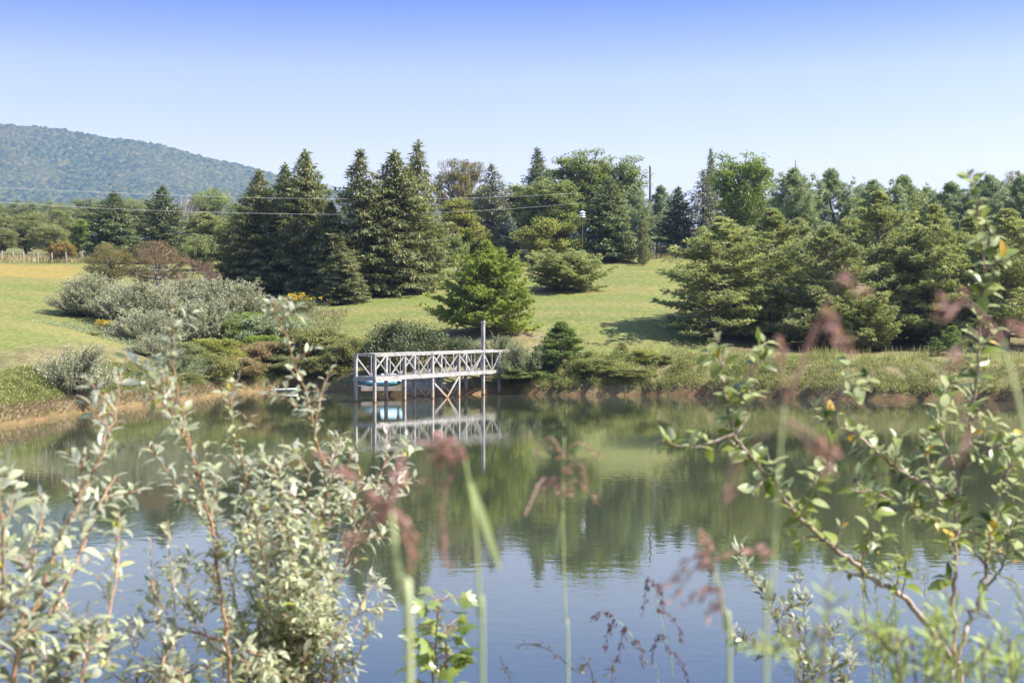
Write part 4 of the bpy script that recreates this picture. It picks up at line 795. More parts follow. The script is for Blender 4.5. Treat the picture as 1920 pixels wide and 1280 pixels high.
for row, w in ((0, 0.), (1, WD)):
    for i in range(6):
        s = i * BAY
        if s > LEN: s = LEN - .1
        low = -1.2 if s < 9 else -.6
        if row == 0 and i == 4:
            b = MB(); b.beam(dk(s, w, low), dk(s, w, ZD - .25), .15, .15, u, tint=.7); b.beam(dk(s, w, ZD - .25), dk(s, w, 3.84), .165, .165, u, tint=.5)
            tp = part('tall_post', b)
            c = MB(); c.beam(dk(s, w, 3.84), dk(s, w, 3.9), .23, .23, u, tint=.7); c.beam(dk(s, w, 3.9), dk(s, w, 3.95), .15, .15, u, tint=.7); part('post_cap', c, tp)
        else:
            b = MB(); zt = ZR + (.02 if i else .03)
            b.beam(dk(s, w + g.normal() * .01, low), dk(s + g.normal() * .015, w, zt), .14, .14, u, tint=.3 + .5 * g.random()); part('post', b)
    for i in range(5):
        s0, s1 = i * BAY + .08, min((i + 1) * BAY - .08, LEN)
        if s1 - s0 < .8: continue
        m_ = (s0 + s1) / 2
        b = MB(); b.beam(dk(m_, w, ZD), dk(m_, w, ZR - .03), .04, .05, u, tint=g.random()); part('baluster', b)
        for q in (s0, s1):
            b = MB(); o_ = .024 if q == s0 else -.024
            b.beam(dk(q, w + o_, ZR - .09), dk(m_ + (.05 if q == s1 else -.05), w + o_, ZD + .02), .045, .07, vv, tint=g.random()); part('brace', b)
    for s0, s1, dz in ((-.1, 5.2, .015), (5.205, LEN + 1.25, 0)):
        b = MB(); b.beam(dk(s0, w, ZR + dz + .045), dk(s1, w, ZR + dz + .045), .15, .04, tint=.6 + .3 * g.random()); part('rail', b)
    b = MB(); b.beam(dk(0, w + (-.085 if row == 0 else .085), ZR - .02), dk(LEN + 1.2, w + (-.085 if row == 0 else .085), ZR - .02), .03, .09, tint=.6); part('rail', b)
b = MB(); b.beam(dk(-.02, .085, ZR + .075), dk(-.02, WD - .085, ZR + .075), .14, .035, tint=.7); part('rail', b)
for w in (0., WD):
    o_ = -.095 if w == 0 else .095
    for i, flip in ((2, 0), (2, 1), (3, 0), (3, 1)):
        if w == 0 and i == 3: continue
        b = MB(); s0 = i * BAY + (.05 if not flip else BAY - .05); m_ = i * BAY + BAY * .55
        k = .022 * (1 if flip else -1)
        b.beam(dk(s0, w + o_ + k, ZD - .24 if flip else ZD - .55), dk(m_ + (.5 if not flip else -.5), w + o_ + k, -.45), .04, .1, vv, tint=.6); part('under_brace', b)
# cross joists under the deck
for i in range(5):
    b = MB(); b.beam(dk(i * BAY + .11, -.06, ZD - .14), dk(i * BAY + .11, WD + .06, ZD - .14), .05, .16, tint=.3); part('joist', b)

# low landing platform with a beached boat on it, and the timber retaining wall
lp = thing('landing_platform', 'low grey timber landing platform behind the dock', 'platform')
def tl(s, w, z): return np.array([-8.05, 76.0, 0]) + np.array([.97, .22, 0]) * s + np.array([-.22, .97, 0]) * w + UP * z
b = MB()
for i in range(13): b.beam(tl(.08 + i * .16, 0, .5), tl(.08 + i * .16, 1.9, .5), .15, .04, tint=g.random())
part('deck', b, lp)
b = MB(); b.beam(tl(-.02, -.03, .4), tl(2.15, -.03, .4), .05, .22, tint=.4); part('fascia_board', b, lp)
for s in (.1, 1.1, 2.05):
    b = MB(); b.beam(tl(s, .1, -1), tl(s, .1, .475), .13, .13, tint=.5); part('post', b, lp)
for s in (.1, 2.05):
    b = MB(); b.beam(tl(s, 1.7, -1), tl(s, 1.7, .475), .13, .13, tint=.5); part('post', b, lp)
def m_boat(nm, c): return plain(nm, c, .3, .5, var=.04)
boat = thing('paddle_boat', 'pale blue and white paddle boat with teal hull resting under the dock', 'boat')
def hull(z0, z1, L, Wd, k=1., y0=0.):
    b = MB(); n = 15; rows = []
    for zi, (z, f) in enumerate(((z0, .72), ((z0 + z1) / 2, .95), (z1, 1.))):
        a = np.linspace(0, 2 * np.pi, n * 2, endpoint=False)
        x = np.sign(np.cos(a)) * np.abs(np.cos(a)) ** .6 * L / 2 * f; y = np.sign(np.sin(a)) * np.abs(np.sin(a)) ** .7 * Wd / 2 * f
        zz = z + .10 * k * np.abs(x / (L / 2)) ** 2.5
        rows.append(np.stack([tl(1.15, .75, .0) + np.array([.97, .22, 0]) * xx + np.array([-.22, .97, 0]) * yy + UP * zv for xx, yy, zv in zip(x, y, zz)]))
    m_ = n * 2; v = np.vstack(rows); q = [[r_ * m_ + i, r_ * m_ + (i + 1) % m_, (r_ + 1) * m_ + (i + 1) % m_, (r_ + 1) * m_ + i] for r_ in range(2) for i in range(m_)]
    c0, c1 = len(v), len(v) + 1; v = np.vstack([v, rows[0].mean(0), rows[2].mean(0)])
    t = [[(i + 1) % m_, i, c0] for i in range(m_)] + [[2 * m_ + i, 2 * m_ + (i + 1) % m_, c1] for i in range(m_)]
    b.add(v, q=q, t=t); return b
hull(.525, .68, 2.4, 1.2).build('hull', m_boat('teal_plastic', (.02, .15, .18)), boat, True)
hull(.68, .76, 2.15, 1.0).build('deck_shell', m_boat('white_plastic', (.75, .8, .84)), boat, True)
def seat_back(s0, s1, z0, z1, bw):
    b = MB(); pts = [tl(s0, .35, z0), tl(s1, .35, z0), tl(s1 - .03, .5, z1), tl(s0 + .12, .5, z1)]
    d = np.array([-.22, .97, 0]) * bw; v = pts + [p + d for p in pts]
    b.add(v, q=[[0, 1, 2, 3], [7, 6, 5, 4], [0, 4, 5, 1], [1, 5, 6, 2], [2, 6, 7, 3], [3, 7, 4, 0]]); return b
seat_back(1.05, 2.0, .78, 1.18, .5).build('seat', m_boat('pale_blue_plastic', (.55, .78, .9)), boat)
seat_back(2.08, 2.45, .78, 1.14, .45).build('seat', bpy.data.materials['pale_blue_plastic'], boat)
rw = thing('retaining_wall', 'grey stacked timber retaining wall behind the dock', 'wall')
def rwp(s, z, w=0): return np.array([-5.75, 76.7, 0]) + np.array([.99, -.1, 0]) * s + np.array([.1, .99, 0]) * w + UP * z
b = MB()
for i in range(6):
    b.beam(rwp(-.2 + .05 * (i % 2), .02 + i * .2), rwp(2.1 - .06 * (i % 2), .02 + i * .2), .16, .185, tint=g.random())
b.build('timber_face', M['wood'], rw)
for s in (-.25, .95, 2.1):
    b = MB(); b.beam(rwp(s, -.8, -.16), rwp(s, 1.2, -.16), .14, .14, tint=.4); part('post', b, rw)

# pale log lying at the far shore
b = MB(); p0 = W(505, 727, 82.4); p1 = W(558, 731, 82.0)
p0[2], p1[2] = .07, .13
b.tube(catmull([p0, (p0 + p1) / 2 + [0, 0, .03], p1], 4), np.linspace(.05, .1, 9), 8)
lg = b.build('log', bark('bleached_log', (.5, .46, .4), (.7, .66, .6)), None, True); tag(lg, 'pale bare driftwood log lying at the far shore', 'log')

# ------------------------------------------------------------------ fences, pole, bird house, wires
M['post'] = bark('grey_fence_post', (.3, .27, .24), (.46, .42, .38))
M['wire'] = plain('dull_wire', (.3, .28, .26), .5, metal=.3)
def fence(label, pts, hgt, nw, r=.075, bars=None, top_rail=False):
    o = thing('wire_fence', label, 'fence', group=None)
    pos = []
    for px, Y, hh in pts:
        X = (px - CX) / F * Y; z = gz(X, Y); pos.append(np.array([X, Y, z])); g = rng(int(px))
        b = MB(); b.tube([[X, Y, z - .3], [X + g.normal() * .02, Y, z + hh * .5], [X + g.normal() * .04, Y, z + hh]], [r, r, r * .9], 8); b.build('post', M['post'], o, False)
    for i in range(nw):
        b = MB(); f = (i + 1) / (nw + .3)
        b.tube([p + [0, 0, pts[j][2] * f] for j, p in enumerate(pos)], .006, 4); b.build('wire', M['wire'], o)
    if bars:
        b = MB()
        for j in range(len(pos) - 1):
            for t in np.arange(0, 1, bars):
                p = pos[j] * (1 - t) + pos[j + 1] * t; b.tube([p, p + [0, 0, pts[j][2] * .95]], .009, 4)
        b.build('mesh_wire', M['wire'], o)
    if top_rail:
        b = MB(); b.beam(pos[-2] + [0, 0, pts[-2][2] + .02], pos[-1] + [0, 0, pts[-1][2] + .02], .1, .12); b.build('rail', M['post'], o)
    return o
fence('wire fence of round grey posts across the left field', [(-60, 161, 1.15), (26 - 22, 161, 1.1), (26, 160.5, 1.15), (44, 160, 1.15), (71, 159.5, 1.2), (98, 159, 1.2), (125, 158.5, 1.25), (154, 158, 1.25), (200, 157, 1.2)], 1.2, 3)
fence('wire mesh fence with one pale post beside the dark shaded spruce', [(1190, 148.5, 1.5), (1228, 147.5, 1.62), (1290, 148, 1.5), (1345, 149, 1.5)], 1.5, 3, bars=.045)
fence('old leaning fence on the lawn behind the lone pine', [(815, 137, 1.2), (854, 136.5, 1.25), (915, 139, 1.2), (972, 141, 1.4), (990, 141.5, 1.4)], 1.3, 3, .07, top_rail=True)

up = W(1219, 313, 175); zb = gz(up[0], up[1])
o = thing('utility_pole', 'thin wooden utility pole rising above the white pines', 'utility pole', (up[0], up[1], zb))
b = MB(); b.tube([[0, 0, -.5], [0, 0, (up[2] - zb) * .5], [0, 0, up[2] - zb]], [.17, .15, .12], 8); b.build('pole', M['bark'], o)
b = MB(); b.tube([[0, 0, up[2] - zb - .02], [0, 0, up[2] - zb + .14]], [.17, .14], 8); b.build('cap', M['post'], o)
b = MB(); b.beam([.12, 0, up[2] - zb - 4.1], [.42, 0, up[2] - zb - 4.1], .12, .3); b.build('transformer_bracket', M['bark'], o)
M['cable'] = plain('pale_cable', (.36, .36, .37), .4)
def cable(label, pts, r):
    b = MB(); b.tube(catmull([W(*p) for p in pts], 8), r, 5); return tag(b.build('power_line', M['cable'], None, True), label, 'power line', 'power lines across the picture')
cable('upper thin power line crossing in front of the spruces', [(-150, 345, 92), (0, 352, 95), (220, 362, 101), (440, 370, 108), (640, 373, 115), (800, 373, 126), (950, 369, 134), (1090, 362, 140)], .008)
cable('lower thicker power line crossing in front of the spruces', [(-150, 372, 92), (0, 379, 95), (200, 391, 101), (440, 399, 108), (640, 402, 115), (800, 399, 126), (950, 392, 134), (1090, 381, 140)], .008)
cable('short power line running right from the utility pole', [(1219, 351, 174.8), (1265, 358, 172), (1320, 366, 170), (1420, 376, 168)], .011)

bh = W(1092, 402, 141); zb = gz(bh[0], bh[1])
o = thing('bird_house', 'white bird house on a slim pole in front of the broad fir', 'bird house', (bh[0], bh[1], zb))
M['white'] = plain('white_paint', (.75, .76, .76), .5); M['roofgrey'] = plain('grey_metal_roof', (.6, .64, .66), .35)
zz = bh[2] - zb
b = MB(); b.tube([[0, 0, -.2], [0, 0, zz - .3]], .03, 8); b.build('pole', M['bark'], o)
b = MB(); a = np.arange(8) / 8 * 6.283
for z0, r0 in ((zz - .3, .3), (zz - .06, .27)):
    b.tube([[0, 0, z0], [0, 0, z0 + .05]], r0 + .03, 8); b.tube([[0, 0, z0 + .05], [0, 0, z0 + .23]], r0 - .04, 8)
b.build('house_body', M['white'], o)
b = MB(); b.tube([[0, 0, zz + .19], [0, 0, zz + .24], [0, 0, zz + .36]], [.34, .32, .03], 8); b.build('roof', M['roofgrey'], o)
M['holeshade'] = plain('painted_hole_shade', (.02, .02, .02), .9)
for k, ang in enumerate((-1.9, -1.2, -.5)):  # no openings cut: dark discs on the body, the inner shade is their colour
    d = np.array([math.cos(ang), math.sin(ang), 0]); b = MB(); c = np.array([0, 0, zz - .15]) + d * .245; b.tube([c, c + d * .03], .05, 8); b.build('hole_shade_disc', M['holeshade'], o)

# ------------------------------------------------------------------ plants on the near bank
M['olive_near'] = foliage('near_olive_leaves', (.13, .155, .06), (.45, .47, .28), .3, rough=.42, spec=.6, back=(.66, .67, .55), nscale=5., c3=(.42, .42, .05))
M['apple_near'] = foliage('near_apple_leaves', (.07, .105, .014), (.27, .31, .065), .42, rough=.38, spec=.55, back=(.40, .44, .23), nscale=5., c3=(.5, .30, .03))
M['sprig_near'] = foliage('near_sprig_leaves', (.11, .13, .05), (.30, .31, .17), .28, rough=.42, spec=.6, back=(.55, .55, .46), nscale=5., c3=(.6, .38, .03))
M['maple_near'] = foliage('maple_leaves', (.10, .15, .02), (.29, .35, .075), .4, rough=.35, spec=.7, back=(.34, .40, .20), nscale=6.)
M['purple'] = foliage('purple_grass_spikelets', (.40, .18, .18), (.66, .38, .35), .4, nscale=6.)
M['darkpurple'] = foliage('dark_purple_spikelets', (.10, .03, .06), (.22, .085, .13), .3, nscale=6.)
M['stalk'] = foliage('green_grass_stalk', (.34, .40, .13), (.50, .53, .26), .15, nscale=4.)
M['feather'] = foliage('feathery_goldenrod_leaves', (.2, .28, .055), (.42, .48, .17), .35, nscale=5.)
M['seed'] = foliage('dry_seed_flowers', (.24, .17, .09), (.44, .34, .2), .2, nscale=5.)
M['stem_orange'] = bark('orange_brown_twigs', (.26, .135, .075), (.42, .27, .17), 40.)
M['stem_brown'] = bark('apple_twigs', (.16, .1, .075), (.42, .33, .28), 40.)
M['stem_dark'] = bark('dark_twigs', (.12, .08, .06), (.28, .2, .15), 40.)

def path(pts, root=None):
    P = [W(*p) for p in pts]
    if root is not None:
        r = np.array([root[0], root[1], gz(*root) - .05]); P = [r, (r + P[0]) / 2 + (P[0] - P[min(1, len(P) - 1)]) * .15] + P
    return catmull(np.array(P), 6)
class Bush:
    def __init__(s, seed, L, Wd, lsp, curl=.22, asc=.75, fold=.3, cluster=0):
        s.g = rng(seed); s.st = MB(); s.P = []; s.D = []; s.N = []; s.L = []; s.tn = []
        s.leaf = (L, Wd); s.lsp = lsp; s.curl = curl; s.asc = asc; s.fold = fold; s.cluster = cluster
    def leaves_on(s, pl, a=0., b=1., scale=1., lsp=None):
        g = s.g; seg = np.linalg.norm(np.diff(pl, axis=0), axis=1); cum = np.r_[0, np.cumsum(seg)]; T = cum[-1]
        n = max(2, int(T * (b - a) / (lsp or s.lsp))); f = T * (a + (b - a) * (np.arange(n) + g.random(n) * .6) / n)
        P = np.stack([np.interp(f, cum, pl[:, c]) for c in range(3)], 1); tg = nrm(np.gradient(pl, axis=0))
        A = nrm(np.stack([np.interp(f, cum, tg[:, c]) for c in range(3)], 1))
        if s.cluster: P = np.repeat(P, s.cluster, 0); A = np.repeat(A, s.cluster, 0); n *= s.cluster
        ph = np.arange(n) * 2.4 + g.random() * 6; ref = nrm(np.cross(A, np.tile([.2, .9, .3], (n, 1)))); r2 = np.cross(A, ref)
        pp = ref * np.cos(ph)[:, None] + r2 * np.sin(ph)[:, None]
        D = nrm(A * s.asc + pp * .8 + g.normal(size=(n, 3)) * .22 + [0, 0, .08])
        N = nrm(np.array([0, 0, 1.]) * .9 + A * .25 - D * .1 + g.normal(size=(n, 3)) * .42)
        s.P.append(P + pp * .004); s.D.append(D); s.N.append(N)
        tip = np.clip(1.15 - .45 * (np.arange(n) / max(1, n)), .6, 1.15)
        s.L.append(s.leaf[0] * np.clip(g.normal(.88, .24, n), .35, 1.4) * scale * tip); s.tn.append(np.clip(g.normal(.5, .24, n), 0, 1))
    def shoot(s, p, d, ln, r, lvl, up=.25):
        g = s.g; k = 5; pts = [p]; d = nrm(d)
        for i in range(k):
            d = nrm(d + g.normal(size=3) * .10 + [0, 0, up * .25]); pts.append(pts[-1] + d * ln / k)
        pl = catmull(np.array(pts), 3); s.st.tube(pl, np.linspace(r, r * .4, len(pl)), 4, cap=False, tint=g.random())
        s.leaves_on(pl, .08, 1.)
        if lvl > 0:
            for j in range(g.integers(2, 5)):
                i = g.integers(3, len(pl) - 2); t = nrm(pl[i] - pl[i - 1]); q = nrm(np.cross(t, runit(g, 1)[0]))
                s.shoot(pl[i], t * .7 + q * .8 + np.array([0, 0, .15]), ln * g.uniform(.35, .6), r * .6, lvl - 1, up)
    def stem(s, pts, r0, r1, root=None, dens=9., sl=.16, a=.3, lvl=1, leafa=.5, up=.3):
        g = s.g; pl = path(pts, root); n = len(pl); pl[1:-1] += g.normal(size=(n - 2, 3)) * r0 * .35; s.st.tube(pl, np.linspace(r0, r1, n) * .8, 6, tint=g.random())
        seg = np.linalg.norm(np.diff(pl, axis=0), axis=1); T = seg.sum(); cum = np.r_[0, np.cumsum(seg)]
        s.leaves_on(pl, leafa, 1.)
        for j in range(int(T * (1 - a) * dens)):
            f = a + (1 - a) * (j + g.random()) / max(1, T * (1 - a) * dens); i = int(np.clip(np.searchsorted(cum, f * T), 1, n - 1))
            t = nrm(pl[i] - pl[i - 1]); q = nrm(np.cross(t, runit(g, 1)[0]))
            s.shoot(pl[i], t * .65 + q * .8 + np.array([0, 0, .2]), sl * g.uniform(.4, 1.25) * (1.15 - .6 * f), r1 * .75 + .0008, lvl if g.random() < .5 else 0, up)
        return pl
    def build(s, name, label, cat, root, leafmat, stemmat, group=None):
        z = gz(*root); o = thing(name, label, cat, (root[0], root[1], z), group); off = np.array([root[0], root[1], z])
        s.st.v = [v - off for v in s.st.v]; s.st.build('stems', M[stemmat], o, True)
        P = np.concatenate(s.P) - off; D = np.concatenate(s.D); N = np.concatenate(s.N); L = np.concatenate(s.L); tn = np.concatenate(s.tn)
        b = MB(); b.leaves(P, D, N, L, L * s.leaf[1] / s.leaf[0] * s.g.uniform(.85, 1.15, len(L)), tn, s.curl + s.g.normal(size=len(L)) * .22, s.fold); b.build('leaves', M[leafmat], o, True)
        return o
def Dp(pts, d0, d1=None):
    d1 = d0 if d1 is None else d1; n = len(pts); return [(x, y, d0 + (d1 - d0) * i / max(1, n - 1)) for i, (x, y) in enumerate(pts)]

# left silver olives
r1 = (-1.05, 2.75)
B = Bush(101, 0.0390, 0.0160, .0098, curl=.42)
B.stem(Dp([(28, 1257), (67, 1134), (107, 1027), (141, 954), (186, 864), (219, 774), (225, 697)], 2.75, 2.9), .0075, .002, r1, 13, .17, .38)
B.stem(Dp([(-25, 1290), (0, 1130), (6, 1010), (-8, 880), (-14, 830)], 2.7, 2.6), .006, .002, r1, 15, .17, .35)
B.stem(Dp([(100, 1150), (150, 1040), (195, 930), (217, 890)], 2.78, 3.0), .004, .0016, None, 13, .13, .2)
B.stem(Dp([(150, 1290), (195, 1190), (217, 1085), (223, 1000), (221, 945)], 2.8, 3.0), .005, .0016, r1, 15, .13, .4)
B.stem(Dp([(60, 1290), (40, 1180), (60, 1060), (80, 960), (70, 920)], 2.8, 3.1), .005, .0016, r1, 15, .15, .4)
B.stem(Dp([(120, 1290), (150, 1220), (120, 1120), (130, 1060)], 2.9, 3.2), .005, .0016, r1, 17, .15, .4)
B.stem(Dp([(-60, 1290), (-30, 1180), (40, 1120), (50, 1040)], 2.6, 2.8), .005, .0016, r1, 17, .15, .4)
B.build('olive_shrub', 'large leaved silver olive branches reaching up at the left picture edge', 'shrub', r1, 'olive_near', 'stem_orange', 'silver olive shrubs on the near bank')
r2 = (-.72, 3.25)
B = Bush(102, 0.0330, 0.0138, .0098, curl=.42)
B.stem(Dp([(430, 1290), (415, 1100), (390, 959), (351, 830), (317, 717), (292, 690)], 3.3, 3.2), .0075, .0018, r2, 11, .15, .42)
B.stem(Dp([(372, 890), (345, 790), (327, 700), (322, 630), (319, 566)], 3.25, 3.15), .004, .0014, None, 11, .12, .1, leafa=.1)
B.stem(Dp([(400, 1000), (345, 930), (305, 870), (270, 835)], 3.3, 3.4), .003, .0013, None, 10, .08, .3, leafa=.3)
B.stem(Dp([(330, 1290), (300, 1190), (285, 1080), (284, 1005)], 3.3, 3.5), .004, .0014, r2, 13, .12, .45)
B.stem(Dp([(300, 1290), (330, 1210), (325, 1110), (318, 1040), (315, 975)], 3.2, 3.4), .004, .0014, r2, 13, .12, .45)
B.stem(Dp([(420, 1200), (340, 1180), (270, 1165), (215, 1180)], 3.3, 3.6), .005, .0015, None, 15, .13, .15)
B.stem(Dp([(400, 1290), (330, 1270), (260, 1230), (235, 1150)], 3.3, 3.2), .004, .0015, r2, 17, .13, .4)
B.stem(Dp([(350, 1290), (260, 1290), (190, 1240), (165, 1170)], 3.2, 3.4), .004, .0015, r2, 17, .13, .4)
B.stem(Dp([(420, 1290), (395, 1210), (360, 1130), (345, 1050)], 3.4, 3.5), .004, .0015, r2, 17, .13, .4)
B.build('olive_shrub', 'silver olive shrub with one tall thin shoot rising against the far thicket', 'shrub', r2, 'olive_near', 'stem_orange', 'silver olive shrubs on the near bank')
r3 = (-.62, 3.75)
B = Bush(103, 0.0310, 0.0132, .0105, curl=.42)
B.stem(Dp([(540, 1290), (560, 1150), (610, 950), (593, 819), (576, 751), (559, 700), (537, 633), (511, 563)], 3.7, 3.3), .008, .0018, r3, 13, .15, .38)
B.stem(Dp([(590, 800), (605, 730), (622, 690)], 3.4, 3.45), .003, .0013, None, 10, .09, .2, leafa=.1)
B.stem(Dp([(480, 1290), (500, 1100), (475, 950), (452, 850), (435, 780), (430, 735)], 3.75, 3.5), .006, .0015, r3, 15, .15, .4)
B.stem(Dp([(600, 1290), (640, 1080), (690, 960), (720, 870), (729, 795)], 3.7, 3.9), .006, .0015, r3, 15, .15, .4)
B.stem(Dp([(640, 1080), (690, 1000), (735, 920), (765, 850), (775, 830)], 3.7, 3.6), .004, .0014, None, 15, .13, .15)
B.stem(Dp([(560, 1290), (630, 1190), (680, 1130), (700, 1070)], 3.6, 3.8), .005, .0014, r3, 17, .14, .35)
B.stem(Dp([(620, 1290), (670, 1230), (690, 1170)], 3.7, 3.7), .005, .0014, r3, 17, .13, .35)
g = rng(9)
for i in range(17):
    ex, ey = 560 + g.normal() * 105, 930 + g.normal() * 95; bx = 520 + (ex - 520) * .35; dd = 3.7 + g.normal() * .3
    B.stem(Dp([(bx, 1290), ((bx * .55 + ex * .45) + g.normal() * 18, 1290 + (ey - 1290) * .5), (ex, ey)], 3.75, dd), .005, .0014, r3, 15, .15, .4)
for i in range(9):
    ex, ey = 545 + g.normal() * 90, 1120 + g.normal() * 50; bx = 520 + (ex - 520) * .5; dd = 3.6 + g.normal() * .3
    B.stem(Dp([(bx, 1290), ((bx + ex) / 2 + g.normal() * 18, (1290 + ey) / 2), (ex, ey)], 3.7, dd), .004, .0014, r3, 17, .14, .4)
B.build('olive_shrub', 'dense silver olive shrub in front of the pond, left of the dock reflection', 'shrub', r3, 'olive_near', 'stem_orange', 'silver olive shrubs on the near bank')

# right apple sapling
r4 = (1.06, 3.25)
B = Bush(104, .041, .0235, .030, curl=.3, asc=.45, fold=.3, cluster=3)
tr = B.stem(Dp([(1801, 1290), (1790, 1245)], 3.3), .013, .011, r4, 0, .1, .9, leafa=.97)
ap = dict(dens=17, sl=.09, lvl=0)
B.stem(Dp([(1790, 1245), (1740, 1171), (1685, 1116), (1615, 1069), (1560, 1022), (1498, 967), (1451, 905), (1412, 858), (1380, 819), (1357, 725), (1349, 670), (1340, 622)], 3.3, 3.1), .010, .0022, None, a=.18, leafa=.45, **ap)
B.stem(Dp([(1375, 812), (1330, 832), (1285, 838), (1240, 826)], 3.12, 3.05), .0035, .0018, None, a=.3, leafa=.3, **ap)
B.stem(Dp([(1380, 815), (1405, 770), (1395, 720), (1415, 680), (1420, 650)], 3.12, 3.2), .0035, .0018, None, a=.2, leafa=.3, **ap)
B.stem(Dp([(1790, 1240), (1788, 1160), (1789, 1061), (1793, 936), (1800, 880)], 3.3, 3.35), .009, .004, None, a=.3, leafa=.5, **ap)
B.stem(Dp([(1792, 1240), (1815, 1170), (1842, 1108), (1857, 1007), (1888, 889), (1920, 820)], 3.32, 3.5), .009, .003, None, a=.25, leafa=.4, **ap)
B.stem(Dp([(1795, 920), (1814, 827), (1830, 717), (1838, 624), (1842, 546), (1845, 506), (1834, 397), (1815, 318)], 3.35, 3.25), .006, .0017, None, a=.08, leafa=.12, **ap)
B.stem(Dp([(1845, 505), (1868, 492), (1896, 478)], 3.28, 3.25), .003, .0015, None, a=.3, leafa=.4, **ap)
B.stem(Dp([(1793, 940), (1740, 905), (1677, 874), (1623, 827), (1552, 788), (1515, 752)], 3.35, 3.2), .006, .002, None, a=.12, leafa=.25, **ap)
B.stem(Dp([(1560, 795), (1582, 720), (1592, 668)], 3.2, 3.22), .003, .0016, None, a=.3, leafa=.4, **ap)
B.stem(Dp([(1860, 1010), (1790, 985), (1724, 960), (1654, 928), (1584, 897), (1545, 858)], 3.45, 3.35), .005, .002, None, a=.15, leafa=.3, **ap)
B.stem(Dp([(1800, 880), (1860, 840), (1930, 810)], 3.35, 3.3), .004, .002, None, a=.1, leafa=.1, **ap)
B.stem(Dp([(1800, 900), (1770, 820), (1765, 750), (1790, 700)], 3.35, 3.5), .004, .002, None, a=.15, leafa=.2, **ap)
B.stem(Dp([(1850, 1060), (1800, 1010), (1760, 940), (1740, 860), (1745, 800)], 3.4, 3.6), .004, .002, None, a=.2, leafa=.3, **ap)
B.stem(Dp([(1842, 1108), (1880, 1060), (1900, 990), (1925, 950)], 3.4, 3.3), .004, .002, None, a=.1, leafa=.15, **ap)
B.stem(Dp([(1615, 1069), (1625, 1010), (1640, 950), (1620, 915)], 3.2, 3.1), .003, .0016, None, a=.2, leafa=.25, **ap)
B.stem(Dp([(1500, 970), (1525, 920), (1540, 885)], 3.15, 3.1), .003, .0016, None, a=.2, leafa=.25, **ap)
B.stem(Dp([(1690, 1120), (1700, 1060), (1690, 1030)], 3.25, 3.2), .003, .0016, None, a=.2, leafa=.25, **ap)
B.build('apple_sapling', 'green leaved apple sapling with brown forked branches at right', 'tree', r4, 'apple_near', 'stem_brown')

# small two stemmed olive sprig
r5 = (.92, 4.3)
B = Bush(105, .036, .0135, .0075, curl=.2)
B.stem(Dp([(1525, 1290), (1475, 1210), (1440, 1130), (1408, 1080), (1388, 1050)], 4.3, 4.2), .005, .0012, r5, 18, .1, .45)
B.stem(Dp([(1505, 1290), (1510, 1210), (1507, 1140), (1499, 1072)], 4.3, 4.3), .004, .0012, r5, 18, .1, .45)
B.stem(Dp([(1490, 1235), (1440, 1228), (1395, 1200), (1370, 1172)], 4.3, 4.2), .0025, .0011, None, 16, .07, .2, leafa=.3)
B.stem(Dp([(1455, 1165), (1480, 1140), (1490, 1110)], 4.25, 4.2), .002, .001, None, 16, .06, .2, leafa=.3)
B.stem(Dp([(1560, 1290), (1560, 1220), (1570, 1170), (1582, 1140)], 4.3, 4.4), .003, .0011, r5, 18, .08, .5)
B.stem(Dp([(1590, 1290), (1600, 1240), (1590, 1190)], 4.3, 4.5), .003, .0011, r5, 18, .08, .5)
B.build('olive_sapling', 'small slender olive sapling with yellowing leaves in front of the water', 'shrub', r5, 'sprig_near', 'stem_dark')

# maple seedling
r6 = (-.16, 3.5)
o = thing('maple_seedling', 'bright green maple seedling below the dock reflection', 'plant', (*r6, gz(*r6)))
off = np.array([*r6, gz(*r6)]); g = rng(61); st, lf = MB(), MB()
half = [(.05, .0), (.30, -.08), (.27, .10), (.60, .30), (.34, .36), (.40, .60), (.20, .54), (.11, .74), (0., 1.0)]
outl = np.array([(0, 0)] + half + [(-x, y) for x, y in half[-2::-1]])
def palmate(p, d, nrm_, L):
    d = nrm(d); sv = nrm(np.cross(d, nrm_)); u2 = np.cross(sv, d)
    pts = np.array([p + sv * x * L + d * y * L - u2 * L * (.35 * (x * x) + .18 * y * y) for x, y in outl]); c = p + d * .36 * L
    k = len(pts); v = np.vstack([pts, [c]]) - off; lf.add(v, t=[[i, (i + 1) % k, k] for i in range(k)], tint=g.random())
for pts, a in ((Dp([(812, 1290), (815, 1240), (818, 1190), (822, 1140), (826, 1120)], 3.45, 3.4), .32), (Dp([(825, 1290), (838, 1250), (836, 1200), (842, 1170)], 3.45, 3.5), .4)):
    pl = path(pts, r6); st.tube(pl - off, np.linspace(.004, .0016, len(pl)), 5)
    n = 14
    for i in range(n):
        f = a + (1 - a) * (i + .5) / n; p = pl[int(f * (len(pl) - 1))]
        for sg in (0, np.pi):
            az = i * 1.57 + sg + g.normal() * .4; dd = np.array([np.cos(az), np.sin(az), .25 + g.normal() * .2])
            q = p + nrm(dd) * g.uniform(.03, .06); st.tube(np.stack([p, (p + q) / 2 + [0, 0, .004], q]) - off, .0011, 4)
            palmate(q, dd * [1, 1, -.3] + g.normal(size=3) * .25, nrm(np.array([.2, -.25, 1.]) + g.normal(size=3) * .6), g.uniform(.034, .064))
st.build('stems', M['stem_orange'], o, True); lf.build('leaves', M['maple_near'], o, False)

